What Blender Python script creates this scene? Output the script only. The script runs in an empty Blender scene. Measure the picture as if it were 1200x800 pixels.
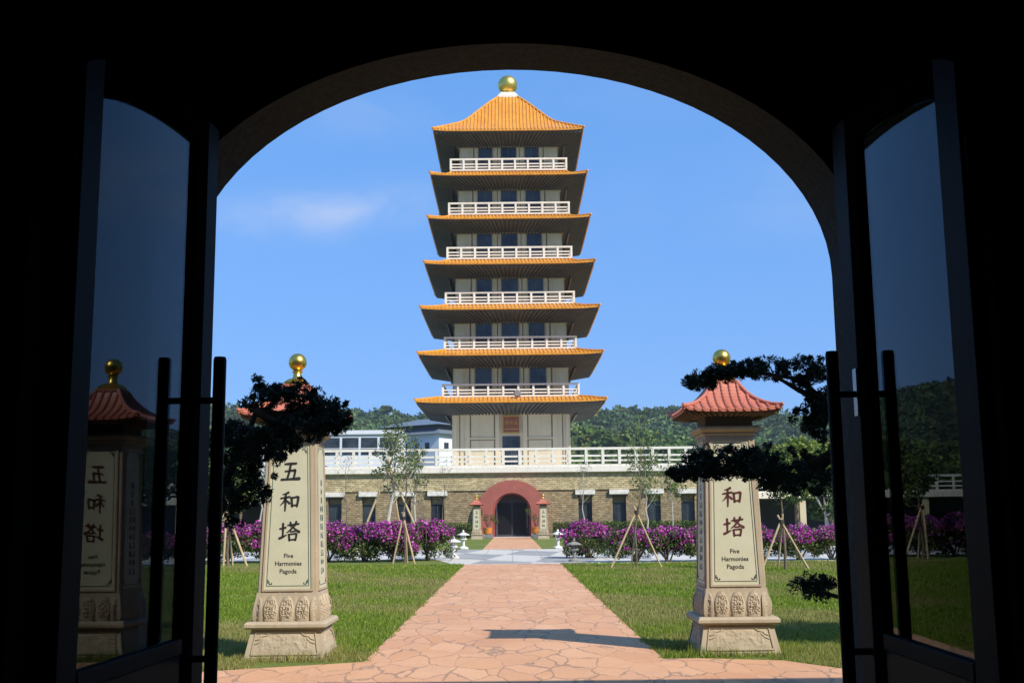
import bpy, bmesh, math, random, mathutils
import numpy as np
from mathutils import Vector, Matrix, Euler
from math import sin, cos, pi, radians as rad

S = bpy.context.scene
COL = S.collection
# ------------------------------------------------------------------ camera
cam_d = bpy.data.cameras.new('camera')
cam = bpy.data.objects.new('camera', cam_d); COL.objects.link(cam)
cam_d.sensor_width = 36.0
cam_d.lens = 39.6
cam_d.clip_start = 0.05; cam_d.clip_end = 6000
PITCH, ROLL, YAW = rad(8.91), rad(0.59), 0.0015
fw = Vector((sin(YAW)*cos(PITCH), cos(YAW)*cos(PITCH), sin(PITCH)))
r0 = Vector((cos(YAW), -sin(YAW), 0)); u0 = r0.cross(fw)
rt = cos(ROLL)*r0 - sin(ROLL)*u0; up = sin(ROLL)*r0 + cos(ROLL)*u0
M = Matrix((rt, up, -fw)).transposed().to_4x4(); M.translation = (0, 0, 1.6)
cam.matrix_world = M
S.camera = cam
# ------------------------------------------------------------------ world, sun, exposure
SUN_DIR = Vector((0.731, -0.683, 0.0)).normalized()
EL = rad(41.3)
sd = Vector((SUN_DIR.x*cos(EL), SUN_DIR.y*cos(EL), sin(EL)))
W = bpy.data.worlds.new("World"); S.world = W; W.use_nodes = True
nt = W.node_tree; nt.nodes.clear()
out = nt.nodes.new('ShaderNodeOutputWorld'); bg = nt.nodes.new('ShaderNodeBackground')
sky = nt.nodes.new('ShaderNodeTexSky'); sky.sky_type = 'NISHITA'; sky.sun_disc = False
sky.sun_elevation = EL; sky.sun_rotation = math.atan2(SUN_DIR.x, SUN_DIR.y)
sky.altitude = 50; sky.air_density = 1.0; sky.dust_density = 0.6; sky.ozone_density = 5.5
bg.inputs['Strength'].default_value = 0.12
hs = nt.nodes.new('ShaderNodeHueSaturation'); hs.inputs['Saturation'].default_value = 1.28; hs.inputs['Value'].default_value = 1.0
gm0 = nt.nodes.new('ShaderNodeGamma'); gm0.inputs[1].default_value = .25
ml0 = nt.nodes.new('ShaderNodeMix'); ml0.data_type = 'RGBA'; ml0.blend_type = 'MULTIPLY'; ml0.inputs['Factor'].default_value = 1; ml0.inputs['B'].default_value = (1.13, 1.98, 3.6, 1)
nt.links.new(sky.outputs[0], hs.inputs['Color']); nt.links.new(hs.outputs[0], gm0.inputs[0]); nt.links.new(gm0.outputs[0], ml0.inputs['A'])
# thin wisps of cloud: noise in the direction of view, stretched sideways, kept to a few soft patches
tc = nt.nodes.new('ShaderNodeTexCoord')
def wn(t, **k):
    n = nt.nodes.new(t)
    for a, b in k.items(): setattr(n, a, b)
    return n
def wl(a, b): nt.links.new(a, b)
mp = wn('ShaderNodeMapping'); mp.inputs['Scale'].default_value = (6, 6, 13)
wl(tc.outputs['Generated'], mp.inputs['Vector'])
nz = wn('ShaderNodeTexNoise'); nz.inputs['Scale'].default_value = 1.6; nz.inputs['Detail'].default_value = 9; nz.inputs['Roughness'].default_value = 0.62; nz.inputs['Distortion'].default_value = .5
wl(mp.outputs[0], nz.inputs['Vector'])
total = None
for (cx, cz, sx, sz, amp, tilt) in [(-0.157, 0.265, .085, .019, .50, .10), (-0.128, .345, .07, .022, .16, 0), (.09, .36, .09, .03, .05, 0), (.5, .3, .3, .04, .3, .1), (.7, .2, .2, .03, .3, 0), (-.8, .3, .3, .04, .4, 0)]:
    sep = wn('ShaderNodeSeparateXYZ'); wl(tc.outputs['Generated'], sep.inputs[0])
    def mth(op, a, b=None):
        m = wn('ShaderNodeMath', operation=op)
        for i, v in enumerate((a, b)):
            if v is None: continue
            if isinstance(v, (int, float)): m.inputs[i].default_value = v
            else: wl(v, m.inputs[i])
        return m.outputs[0]
    dx = mth('SUBTRACT', sep.outputs[0], cx)
    dz = mth('SUBTRACT', mth('SUBTRACT', sep.outputs[2], cz), mth('MULTIPLY', dx, tilt))
    q = mth('ADD', mth('POWER', mth('ABSOLUTE', mth('DIVIDE', dx, sx)), 2.0), mth('POWER', mth('ABSOLUTE', mth('DIVIDE', dz, sz)), 2.0))
    g = mth('MULTIPLY', mth('EXPONENT', mth('MULTIPLY', q, -1.0)), amp)
    g = mth('MULTIPLY', g, mth('GREATER_THAN', sep.outputs[1], 0.0))
    total = g if total is None else mth('ADD', total, g)
rmp = wn('ShaderNodeMapRange'); rmp.inputs['From Min'].default_value = .28; rmp.inputs['From Max'].default_value = .68
wl(nz.outputs[0], rmp.inputs['Value'])
fac = wn('ShaderNodeMath', operation='MULTIPLY'); wl(total, fac.inputs[0]); wl(rmp.outputs[0], fac.inputs[1])
fac.use_clamp = True
mx = wn('ShaderNodeMix', data_type='RGBA'); wl(fac.outputs[0], mx.inputs['Factor']); wl(ml0.outputs['Result'], mx.inputs['A'])
mx.inputs['B'].default_value = (4.0, 4.3, 5.2, 1)
wl(mx.outputs['Result'], bg.inputs['Color']); wl(bg.outputs[0], out.inputs[0])

sl = bpy.data.lights.new('sun', 'SUN'); sl.energy = 3.9; sl.angle = rad(0.53); sl.color = (1.0, 0.945, 0.86)
sun = bpy.data.objects.new('sun', sl); COL.objects.link(sun)
sun.rotation_euler = sd.to_track_quat('Z', 'Y').to_euler(); sun.location = (20, -20, 40)
S.view_settings.view_transform = 'Standard'; S.view_settings.look = 'None'
S.view_settings.exposure = 0.55; S.view_settings.gamma = 1.0; S.view_settings.use_curve_mapping = False
S.cycles.use_denoising = True
S.cycles.max_bounces = 8; S.cycles.transparent_max_bounces = 8; S.cycles.transmission_bounces = 8

# ------------------------------------------------------------------ materials
class NT:
    def __init__(s, name):
        s.m = bpy.data.materials.new(name); s.m.use_nodes = True; s.t = s.m.node_tree
        s.b = s.t.nodes['Principled BSDF']; s.o = s.t.nodes['Material Output']
    def n(s, t, **k):
        n = s.t.nodes.new(t)
        for a, b in k.items():
            if a in n.inputs.keys(): pass
            setattr(n, a, b)
        return n
    def l(s, a, b): s.t.links.new(a, b)
    def coord(s, scale=(1, 1, 1), kind='Object', rot=(0, 0, 0)):
        c = s.n('ShaderNodeTexCoord'); m = s.n('ShaderNodeMapping'); m.inputs['Scale'].default_value = scale; m.inputs['Rotation'].default_value = rot
        s.l(c.outputs[kind], m.inputs[0]); return m.outputs[0]
    def noise(s, vec, scale, detail=6, rough=.6, dist=0):
        n = s.n('ShaderNodeTexNoise'); n.inputs['Scale'].default_value = scale; n.inputs['Detail'].default_value = detail
        n.inputs['Roughness'].default_value = rough; n.inputs['Distortion'].default_value = dist; s.l(vec, n.inputs['Vector']); return n.outputs[0]
    def ramp(s, f, stops):
        r = s.n('ShaderNodeValToRGB'); e = r.color_ramp.elements
        while len(e) < len(stops): e.new(.5)
        for i, (p, c) in enumerate(stops):
            e[i].position = p; e[i].color = (c, c, c, 1) if isinstance(c, (int, float)) else tuple(c)+(1,)
        s.l(f, r.inputs[0]); return r.outputs[0]
    def mix(s, f, a, b, mode='MIX'):
        m = s.n('ShaderNodeMix', data_type='RGBA', blend_type=mode)
        for k, v in (('Factor', f), ('A', a), ('B', b)):
            if isinstance(v, (int, float)): m.inputs[k].default_value = v
            elif isinstance(v, tuple): m.inputs[k].default_value = v+(1,)
            else: s.l(v, m.inputs[k])
        return m.outputs['Result']
    def math(s, op, a, b=0):
        m = s.n('ShaderNodeMath', operation=op)
        for i, v in enumerate((a, b)):
            if isinstance(v, (int, float)): m.inputs[i].default_value = v
            else: s.l(v, m.inputs[i])
        return m.outputs[0]
    def bump(s, h, strength=.3, dist=.02):
        b = s.n('ShaderNodeBump'); b.inputs['Strength'].default_value = strength; b.inputs['Distance'].default_value = dist
        s.l(h, b.inputs['Height']); s.l(b.outputs[0], s.b.inputs['Normal'])
    def base(s, c, rough=.7, metal=0, spec=.5):
        if isinstance(c, tuple): s.b.inputs['Base Color'].default_value = c+(1,)
        else: s.l(c, s.b.inputs['Base Color'])
        if isinstance(rough, (int, float)): s.b.inputs['Roughness'].default_value = rough
        else: s.l(rough, s.b.inputs['Roughness'])
        s.b.inputs['Metallic'].default_value = metal
        s.b.inputs['Specular IOR Level'].default_value = spec

def dk(c, f): return tuple(x*f for x in c)
def simple(name, c, rough=.7, metal=0, var=.25, scale=4, bump=0, bscale=60, spec=.5, bdist=.01):
    m = NT(name); v = m.coord()
    n = m.noise(v, scale)
    col = m.ramp(n, [(.3, dk(c, 1-var)), (.7, dk(c, 1+var*.6))])
    m.base(col, rough, metal, spec)
    if bump: m.bump(m.noise(v, bscale, 4), bump, bdist)
    return m.m

MAT = {}
MAT['sandstone'] = None
m = NT('sandstone'); v = m.coord()
big = m.noise(v, 1.7, 5); fine = m.noise(v, 90, 3); streak = m.noise(m.coord((9, 9, 1.2)), 1.2, 6)
c = m.ramp(big, [(.3, (.40, .325, .215)), (.7, (.50, .415, .285))])
c = m.mix(m.ramp(streak, [(.42, 0.0), (.75, .45)]), c, (.30, .225, .15))
c = m.mix(m.ramp(fine, [(.35, .25), (.6, 0.0)]), c, (.25, .18, .12)); m.base(c, .85, 0, .25); m.bump(fine, .35, .004); MAT['sandstone'] = m.m
m = NT('sign_panel'); v = m.coord()
c = m.ramp(m.noise(v, 2.5, 5), [(.3, (.50, .475, .315)), (.7, (.58, .55, .38))]); m.base(c, .5, 0, .4); m.bump(m.noise(v, 120, 2), .1, .002); MAT['panel'] = m.m
MAT['ink'] = simple('black_ink', (.022, .02, .018), .6)
MAT['ink_red'] = simple('dark_red_ink', (.085, .012, .01), .6)
MAT['ink_green'] = simple('dark_green_ink', (.02, .075, .055), .6)
def gold(name, c, r, sc):
    m = NT(name); v = m.coord(); n = m.noise(v, sc, 5)
    m.base(m.ramp(n, [(.3, dk(c, .72)), (.7, c)]), m.ramp(n, [(.3, r+.12), (.7, r)]), 1.0); m.bump(m.noise(v, sc*8, 3), .06, .01); return m.m
MAT['gold'] = gold('gilded_metal', (.92, .60, .13), .26, 6)
MAT['gold_big'] = gold('gilded_ball', (.95, .68, .17), .30, 1.2)

def rooftile(name, c1, c2, dark, sc):
    m = NT(name); v = m.coord(); n = m.noise(v, sc, 4); n2 = m.noise(v, sc*6, 3); st = m.noise(m.coord((1, 1, 1)), sc*.25, 6, .7)
    c = m.ramp(n, [(.32, c1), (.68, c2)]); c = m.mix(m.ramp(n2, [(.3, .4), (.62, 0.0)]), c, dark); c = m.mix(m.ramp(st, [(.5, 0.0), (.78, .4)]), c, dark)
    m.base(c, .42, 0, .5); m.bump(n2, .15, .01); return m.m
MAT['tile_orange'] = rooftile('orange_glazed_tile', (.62, .235, .014), (.82, .375, .03), (.34, .09, .006), 2.0)
MAT['tile_terra'] = rooftile('terracotta_tile', (.50, .145, .085), (.64, .22, .135), (.24, .07, .045), 7.0)
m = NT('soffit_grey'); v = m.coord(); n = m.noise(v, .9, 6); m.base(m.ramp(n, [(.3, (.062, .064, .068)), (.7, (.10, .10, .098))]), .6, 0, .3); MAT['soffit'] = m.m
MAT['pillar_soffit'] = simple('brown_soffit', (.16, .10, .06), .8)
m = NT('cream_wall'); v = m.coord(); n = m.noise(v, .5, 6); st = m.noise(m.coord((3, 3, .25)), 1.1, 6, .7)
c = m.ramp(n, [(.3, (.56, .47, .31)), (.7, (.64, .545, .375))]); c = m.mix(m.ramp(st, [(.5, 0.0), (.8, .38)]), c, (.33, .28, .20)); m.base(c, .8, 0, .3); m.bump(m.noise(v, 8, 4), .15, .02); MAT['cream'] = m.m
m = NT('pilaster_wall'); v = m.coord(); n = m.noise(v, .8, 6); m.base(m.ramp(n, [(.3, (.52, .42, .26)), (.7, (.62, .52, .34))]), .8, 0, .3); MAT['pilaster'] = m.m
m = NT('white_balustrade'); v = m.coord(); n = m.noise(v, 1.3, 6); st = m.noise(m.coord((4, 4, .8)), 1.5, 6, .7)
c = m.ramp(n, [(.3, (.70, .645, .54)), (.7, (.80, .75, .65))]); c = m.mix(m.ramp(st, [(.5, 0.0), (.78, .5)]), c, (.40, .34, .26)); m.base(c, .75, 0, .3); MAT['balus'] = m.m
m = NT('window_glass_dark'); v = m.coord(); n = m.noise(v, .7, 3)
m.base(m.ramp(n, [(.35, (.010, .014, .02)), (.65, (.045, .055, .062))]), .12, 0, .4); MAT['glass_dark'] = m.m
MAT['frame_dark'] = simple('dark_window_frame', (.05, .055, .06), .5)
MAT['door_black'] = simple('dark_door_glass', (.012, .012, .014), .25, spec=.25)
MAT['plaque'] = simple('brown_red_plaque', (.26, .075, .04), .6)
m = NT('plaque_gold_letter'); m.base((.55, .33, .08), .4, .6); MAT['plaque_gold'] = m.m
# honey coloured brick
def brick(name, c1, c2, mortar, dark_amt, bw=.42, rh=.165, axis='xz'):
    m = NT(name)
    v = m.coord()
    sp = m.n('ShaderNodeSeparateXYZ'); m.l(v, sp.inputs[0]); cb = m.n('ShaderNodeCombineXYZ')
    ad = m.math('ADD', sp.outputs[0], sp.outputs[1])
    m.l(ad, cb.inputs[0]); m.l(sp.outputs[2], cb.inputs[1])
    b = m.n('ShaderNodeTexBrick'); b.inputs['Scale'].default_value = 1; b.inputs['Brick Width'].default_value = bw; b.inputs['Row Height'].default_value = rh
    b.inputs['Mortar Size'].default_value = .018; b.inputs['Mortar Smooth'].default_value = .3; b.inputs['Bias'].default_value = 0
    b.inputs['Color1'].default_value = c1+(1,); b.inputs['Color2'].default_value = c2+(1,); b.inputs['Mortar'].default_value = mortar+(1,)
    jit = m.noise(v, 3, 3)
    m.l(cb.outputs[0], b.inputs['Vector'])
    cell = m.noise(m.coord((1.9, 1.9, 4.5)), 1.0, 2)
    c = m.mix(m.ramp(cell, [(.40, .55), (.6, 0.0)]), b.outputs[0], dk(c1, .42))
    cell2 = m.noise(m.coord((2.3, 2.3, 4.5)), 1.3, 2)
    c = m.mix(m.ramp(cell2, [(.52, 0.0), (.7, .5)]), c, tuple(min(.8, x*1.35) for x in c2))
    st = m.noise(m.coord((.35, .35, .5)), 1.0, 7, .7)
    c = m.mix(m.ramp(st, [(.45, 0.0), (.72, dark_amt)]), c, (.15, .125, .09))
    m.base(c, .9, 0, .2)
    h = m.mix(.5, m.math('SUBTRACT', 1.0, b.outputs['Fac']), jit); m.bump(h, .8, .05)
    return m.m
MAT['brick'] = brick('honey_stone_brick', (.32, .235, .125), (.44, .34, .195), (.20, .15, .085), .75)
MAT['brick_up'] = brick('pale_stone_brick', (.50, .40, .215), (.60, .50, .29), (.30, .23, .13), .35)
MAT['portal'] = simple('red_painted_plaster', (.33, .095, .07), .75, var=.18, scale=1.2, bump=.1, bscale=20)
MAT['shadow_line'] = simple('painted_shadow', (.20, .155, .10), .9)  # dark brown standing in for shade on the pagoda storey walls
MAT['portal_dark'] = simple('red_plaster_reveal', (.27, .06, .045), .75)
MAT['lintel'] = simple('white_stone_lintel', (.72, .68, .60), .8)
# paving: crazy-stamped terracotta concrete
m = NT('terracotta_paving'); v = m.coord((1.35, .55, 1))
nd = m.n('ShaderNodeTexNoise'); nd.inputs['Scale'].default_value = 4.2; nd.inputs['Detail'].default_value = 4; m.l(v, nd.inputs['Vector'])
mv = m.n('ShaderNodeMix', data_type='VECTOR'); mv.inputs['Factor'].default_value = .17
m.l(v, mv.inputs['A']); m.l(nd.outputs['Color'], mv.inputs['B'])
vo = m.n('ShaderNodeTexVoronoi', feature='DISTANCE_TO_EDGE'); vo.inputs['Scale'].default_value = 2.7; m.l(mv.outputs['Result'], vo.inputs['Vector']); vo.inputs['Randomness'].default_value = .9
vc = m.n('ShaderNodeTexVoronoi', feature='F1'); vc.inputs['Scale'].default_value = 2.7; m.l(mv.outputs['Result'], vc.inputs['Vector']); vc.inputs['Randomness'].default_value = .9
wv = m.coord()
big = m.noise(wv, .55, 6, .65); fine = m.noise(wv, 28, 5, .7)
c = m.ramp(big, [(.3, (.60, .29, .135)), (.7, (.72, .40, .205))])
sx = m.n('ShaderNodeSeparateColor'); m.l(vc.outputs['Color'], sx.inputs[0])
c = m.mix(m.math('MULTIPLY', sx.outputs[0], .42), c, (.78, .46, .27))
c = m.mix(m.math('MULTIPLY', sx.outputs[1], .30), c, (.52, .24, .13))
c = m.mix(m.ramp(fine, [(.35, .22), (.6, 0.0)]), c, (.30, .15, .09))
wd = m.noise(wv, 1.1, 2)
crack = m.ramp(m.math('DIVIDE', vo.outputs['Distance'], m.ramp(wd, [(.40, .10), (.58, 1.0)])), [(.016, 1.0), (.058, 0.0)])
stn = m.noise(m.coord((1.6, .5, 1)), .9, 7, .75); c = m.mix(m.ramp(stn, [(.5, 0.0), (.74, .35)]), c, (.42, .25, .17))
c = m.mix(m.math('MULTIPLY', crack, .6), c, (.20, .14, .10))
m.base(c, .8, 0, .25)
m.bump(m.mix(.25, m.math('SUBTRACT', 1.0, crack), fine), .35, .012); MAT['paving'] = m.m
# lawn soil/thatch below the blades
m = NT('lawn_ground'); v = m.coord()
n1 = m.noise(v, .22, 6, .6); n2 = m.noise(v, 14, 5, .75); n3 = m.noise(m.coord((1, .35, 1)), 1.3, 5)
c = m.ramp(n2, [(.3, (.08, .115, .02)), (.55, (.155, .20, .035)), (.75, (.24, .27, .065))])
c = m.mix(m.ramp(n1, [(.42, 0.0), (.68, .55)]), c, (.24, .22, .075)); c = m.mix(m.ramp(n3, [(.5, 0.0), (.75, .35)]), c, (.06, .10, .016))
m.base(c, .9, 0, .15); m.bump(n2, .8, .05); MAT['lawn'] = m.m
# white cross road with grey lozenges
m = NT('white_granite_road'); v = m.coord()
ck = m.n('ShaderNodeTexChecker'); ck.inputs['Scale'].default_value = 1.0
ck.inputs['Color1'].default_value = (.62, .57, .47, 1); ck.inputs['Color2'].default_value = (.27, .265, .25, 1)
m.l(m.coord((.50, .15, 1), rot=(0, 0, rad(22))), ck.inputs['Vector'])
n = m.noise(v, .7, 5); c = m.mix(m.ramp(n, [(.4, .35), (.6, .0)]), ck.outputs[0], (.62, .57, .47))
br = m.n('ShaderNodeTexBrick'); br.offset = 0; br.inputs['Scale'].default_value = 1; br.inputs['Brick Width'].default_value = 1.2; br.inputs['Row Height'].default_value = 1.2; br.inputs['Mortar Size'].default_value = .025
m.l(v, br.inputs['Vector']); c = m.mix(m.math('MULTIPLY', br.outputs['Fac'], .6), c, (.25, .24, .23))
c = m.mix(m.ramp(m.noise(v, 4, 6, .7), [(.45, 0.0), (.8, .4)]), c, (.38, .35, .31)); m.base(c, .6, 0, .4); MAT['road'] = m.m
MAT['kerb'] = simple('kerb_stone', (.50, .48, .44), .8)
# foliage (colour per leaf clump in the 'tint' attribute)
def leafmat(name, rough=.55, trans=.3, spec=.3):
    m = NT(name); a = m.n('ShaderNodeAttribute'); a.attribute_name = 'tint'
    m.base(a.outputs['Color'], rough, 0, spec)
    tr = m.n('ShaderNodeBsdfTranslucent'); m.l(a.outputs['Color'], tr.inputs[0])
    mxs = m.n('ShaderNodeMixShader'); mxs.inputs[0].default_value = trans
    m.l(m.b.outputs[0], mxs.inputs[1]); m.l(tr.outputs[0], mxs.inputs[2]); m.l(mxs.outputs[0], m.o.inputs[0]); return m.m
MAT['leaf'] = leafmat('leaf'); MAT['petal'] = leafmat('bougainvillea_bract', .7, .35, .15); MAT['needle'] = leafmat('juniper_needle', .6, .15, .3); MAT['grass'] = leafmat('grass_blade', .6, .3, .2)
MAT['forest'] = leafmat('forest_leaf', .8, .12, .1)
def barkm(name, a, b, sc=9):
    m = NT(name); v = m.coord((1, 1, .25)); n = m.noise(v, sc, 6, .7); m.base(m.ramp(n, [(.3, a), (.7, b)]), .9, 0, .2); m.bump(n, .6, .02); return m.m
MAT['bark'] = barkm('bark', (.10, .075, .05), (.22, .17, .12)); MAT['bark_pale'] = barkm('pale_bark', (.30, .27, .21), (.55, .50, .42)); MAT['bark_dark'] = barkm('dark_bark', (.035, .025, .02), (.08, .06, .045))
MAT['stake'] = barkm('bamboo_stake', (.38, .26, .13), (.58, .44, .26), 5)
# gatehouse
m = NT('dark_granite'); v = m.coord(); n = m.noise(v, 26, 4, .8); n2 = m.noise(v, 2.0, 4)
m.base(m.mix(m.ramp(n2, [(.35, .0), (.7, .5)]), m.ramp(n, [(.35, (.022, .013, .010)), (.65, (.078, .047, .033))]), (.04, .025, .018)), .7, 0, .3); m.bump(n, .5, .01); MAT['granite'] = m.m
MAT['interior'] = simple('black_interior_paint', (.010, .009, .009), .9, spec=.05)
MAT['ext_wall'] = simple('gatehouse_wall', (.42, .34, .24), .85, scale=1, bump=.2, bscale=20)
m = NT('black_bronze'); v = m.coord(); n = m.noise(v, 5, 4); m.base(m.ramp(n, [(.3, (.008, .008, .008)), (.7, (.014, .013, .012))]), .5, 0, .06); MAT['bronze'] = m.m
m = NT('brushed_dark_metal'); v = m.coord((1, 1, .05)); n = m.noise(v, 120, 2); m.base(m.ramp(n, [(.3, (.012, .012, .013)), (.7, (.02, .019, .019))]), .55, 0, .03); MAT['metal_strip'] = m.m
m = NT('matt_black'); m.base((.004, .004, .004), .95, 0, .0); v = m.coord(); m.bump(m.noise(v, 60, 2), .05, .002); MAT['matt_black'] = m.m
m = NT('door_glass'); m.base((.22, .32, .40), .0, 0, .5); m.b.inputs['Transmission Weight'].default_value = 1.0; m.b.inputs['IOR'].default_value = 1.135; m.b.inputs['Specular Tint'].default_value = (.40, .85, 1.0, 1)
v = m.coord((1, 1, .4)); m.bump(m.noise(v, 1.6, 1), .03, .004); MAT['glass'] = m.m
MAT['steel'] = simple('satin_steel', (.35, .35, .36), .35, 1.0)
MAT['white_wall'] = simple('white_render', (.66, .68, .72), .8, var=.12, scale=.3)
m = NT('grey_metal_roof'); v = m.coord((2.4, .2, .2)); wv = m.n('ShaderNodeTexWave'); wv.inputs['Scale'].default_value = .8; m.l(v, wv.inputs['Vector']); m.base(m.ramp(wv.outputs[0], [(.3, (.12, .145, .17)), (.6, (.16, .19, .22))]), .5, 0, .4); MAT['grey_roof'] = m.m
MAT['lantern'] = simple('white_lantern_stone', (.70, .68, .62), .85, scale=6, bump=.3)
MAT['lantern_old'] = simple('mossy_lantern_stone', (.26, .245, .20), .9, scale=9, var=.5, bump=.4)
MAT['pot'] = simple('orange_glazed_pot', (.62, .23, .04), .4)
MAT['planter'] = simple('grey_planter', (.22, .21, .20), .8)
MAT['far'] = None
MAT['hill'] = simple('hill_soil', (.035, .06, .022), .95, scale=.02)

# ------------------------------------------------------------------ helpers
def tag(o, label=None, cat=None, group=None, kind=None):
    if label: o['label'] = label
    if cat: o['category'] = cat
    if group: o['group'] = group
    if kind: o['kind'] = kind
    return o
def empty(name, loc, rz=0, scale=1):
    o = bpy.data.objects.new(name, None); COL.objects.link(o); o.location = loc; o.rotation_euler = (0, 0, rz); o.scale = (scale,)*3
    o.empty_display_size = .3; return o
def copy_tree(o, parent=None):
    c = o.copy(); COL.objects.link(c); c.parent = parent
    if parent is not None: c.matrix_parent_inverse = o.matrix_parent_inverse
    for ch in list(o.children): copy_tree(ch, c)
    return c
class MB:
    def __init__(s): s.v = []; s.f = []
    def add(s, vs, fs):
        k = len(s.v); s.v += [tuple(v) for v in vs]; s.f += [tuple(i+k for i in f) for f in fs]; return s
    def box(s, x0, x1, y0, y1, z0, z1):
        return s.add([(x0, y0, z0), (x1, y0, z0), (x1, y1, z0), (x0, y1, z0), (x0, y0, z1), (x1, y0, z1), (x1, y1, z1), (x0, y1, z1)],
                     [(0, 3, 2, 1), (4, 5, 6, 7), (0, 1, 5, 4), (1, 2, 6, 5), (2, 3, 7, 6), (3, 0, 4, 7)])
    def loft(s, rings, cap=True, closed=True):
        n = len(rings[0]); vs = [p for r in rings for p in r]; fs = []
        for i in range(len(rings)-1):
            for j in range(n if closed else n-1):
                a = i*n+j; b = i*n+(j+1) % n
                fs.append((a, b, b+n, a+n))
        if cap: fs.append(tuple(reversed(range(n)))); fs.append(tuple(range((len(rings)-1)*n, len(rings)*n)))
        return s.add(vs, fs)
    def sq(s, prof, cx=0, cy=0, asp=1):   # stacked square sections (half width, z)
        return s.loft([[(cx-h, cy-h*asp, z), (cx+h, cy-h*asp, z), (cx+h, cy+h*asp, z), (cx-h, cy+h*asp, z)] for h, z in prof])
    def lathe(s, prof, n=24, cx=0, cy=0):
        return s.loft([[(cx+r*cos(2*pi*k/n), cy+r*sin(2*pi*k/n), z) for k in range(n)] for r, z in prof])
    def tube(s, pts, rad_, n=6):
        pts = [Vector(p) for p in pts]; rings = []
        for i, p in enumerate(pts):
            d = (pts[min(i+1, len(pts)-1)]-pts[max(i-1, 0)]).normalized()
            a = d.cross(Vector((.31, .17, .93))); a = a.normalized() if a.length > 1e-4 else Vector((1, 0, 0)); b = d.cross(a)
            r = rad_[i] if hasattr(rad_, '__len__') else rad_
            rings.append([tuple(p+r*(cos(2*pi*k/n)*a+sin(2*pi*k/n)*b)) for k in range(n)])
        return s.loft(rings)
    def prism(s, poly, y0, y1):           # outline in x,z, thickness along y
        n = len(poly); vs = [(x, y0, z) for x, z in poly]+[(x, y1, z) for x, z in poly]
        fs = [tuple(range(n)), tuple(reversed(range(n, 2*n)))]+[(j, j+n, (j+1) % n+n, (j+1) % n) for j in range(n)]
        return s.add(vs, fs)
    def grid(s, fn, nu, nv):
        vs = [fn(i/nu, j/nv) for j in range(nv+1) for i in range(nu+1)]
        fs = [(j*(nu+1)+i, j*(nu+1)+i+1, (j+1)*(nu+1)+i+1, (j+1)*(nu+1)+i) for j in range(nv) for i in range(nu)]
        return s.add(vs, fs)
    def xf(s, mtx):
        s.v = [tuple(mtx @ Vector(v)) for v in s.v]; return s
    def build(s, name, mat, parent=None, smooth=False, bevel=0, recalc=True):
        me = bpy.data.meshes.new(name); me.from_pydata(s.v, [], s.f)
        if recalc:
            bm = bmesh.new(); bm.from_mesh(me); bmesh.ops.recalc_face_normals(bm, faces=bm.faces); bm.to_mesh(me); bm.free()
        me.materials.append(mat)
        if smooth:
            me.polygons.foreach_set('use_smooth', [True]*len(me.polygons))
            me.set_sharp_from_angle(angle=rad(38))
        o = bpy.data.objects.new(name, me); COL.objects.link(o)
        if parent is not None: o.parent = parent
        if bevel:
            b = o.modifiers.new('bevel', 'BEVEL'); b.width = bevel; b.segments = 2; b.limit_method = 'ANGLE'; b.angle_limit = rad(40)
        return o
def soup(name, V, T, mat, parent=None):
    """V (N,k,3) polygons of k corners each, T (N,3) colour per polygon"""
    N, k = V.shape[:2]; me = bpy.data.meshes.new(name)
    me.vertices.add(N*k); me.loops.add(N*k); me.polygons.add(N)
    me.vertices.foreach_set('co', V.astype(np.float32).ravel()); me.loops.foreach_set('vertex_index', np.arange(N*k, dtype=np.int32))
    me.polygons.foreach_set('loop_start', np.arange(0, N*k, k, dtype=np.int32)); me.polygons.foreach_set('loop_total', np.full(N, k, dtype=np.int32))
    me.update(calc_edges=True)
    at = me.attributes.new('tint', 'FLOAT_COLOR', 'POINT'); c = np.ones((N*k, 4), np.float32); c[:, :3] = np.repeat(T, k, axis=0); at.data.foreach_set('color', c.ravel())
    me.materials.append(mat); o = bpy.data.objects.new(name, me); COL.objects.link(o)
    if parent is not None: o.parent = parent
    return o
def randunit(r, n):
    v = r.normal(size=(n, 3)); return v/np.linalg.norm(v, axis=1, keepdims=True)
def leafquads(r, P, size, asp=.55, updown=0.0):
    """one leaf-shaped quad (a lozenge) per point"""
    n = len(P); a = randunit(r, n); a[:, 2] *= (1-updown); a /= np.linalg.norm(a, axis=1, keepdims=True); b = np.cross(a, randunit(r, n)); b /= np.linalg.norm(b, axis=1, keepdims=True)
    s = size*r.uniform(.6, 1.3, (n, 1))
    return np.stack([P-a*s*.5, P+b*s*asp*.5-a*s*.05, P+a*s*.5, P-b*s*asp*.5-a*s*.05], axis=1)
def tints(r, n, cols, jit=.25):
    cols = np.array(cols); t = cols[r.integers(0, len(cols), n)]; return np.clip(t*r.uniform(1-jit, 1+jit, (n, 1)), 0, 1)
def clumps(r, centers, rads, per, flat=1.0):
    C_ = np.repeat(centers, per, axis=0); R_ = np.repeat(rads, per)[:, None]
    u = randunit(r, len(C_)); u[:, 2] *= flat
    return C_+u*R_*r.uniform(.35, 1.0, (len(C_), 1))**.5

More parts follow.
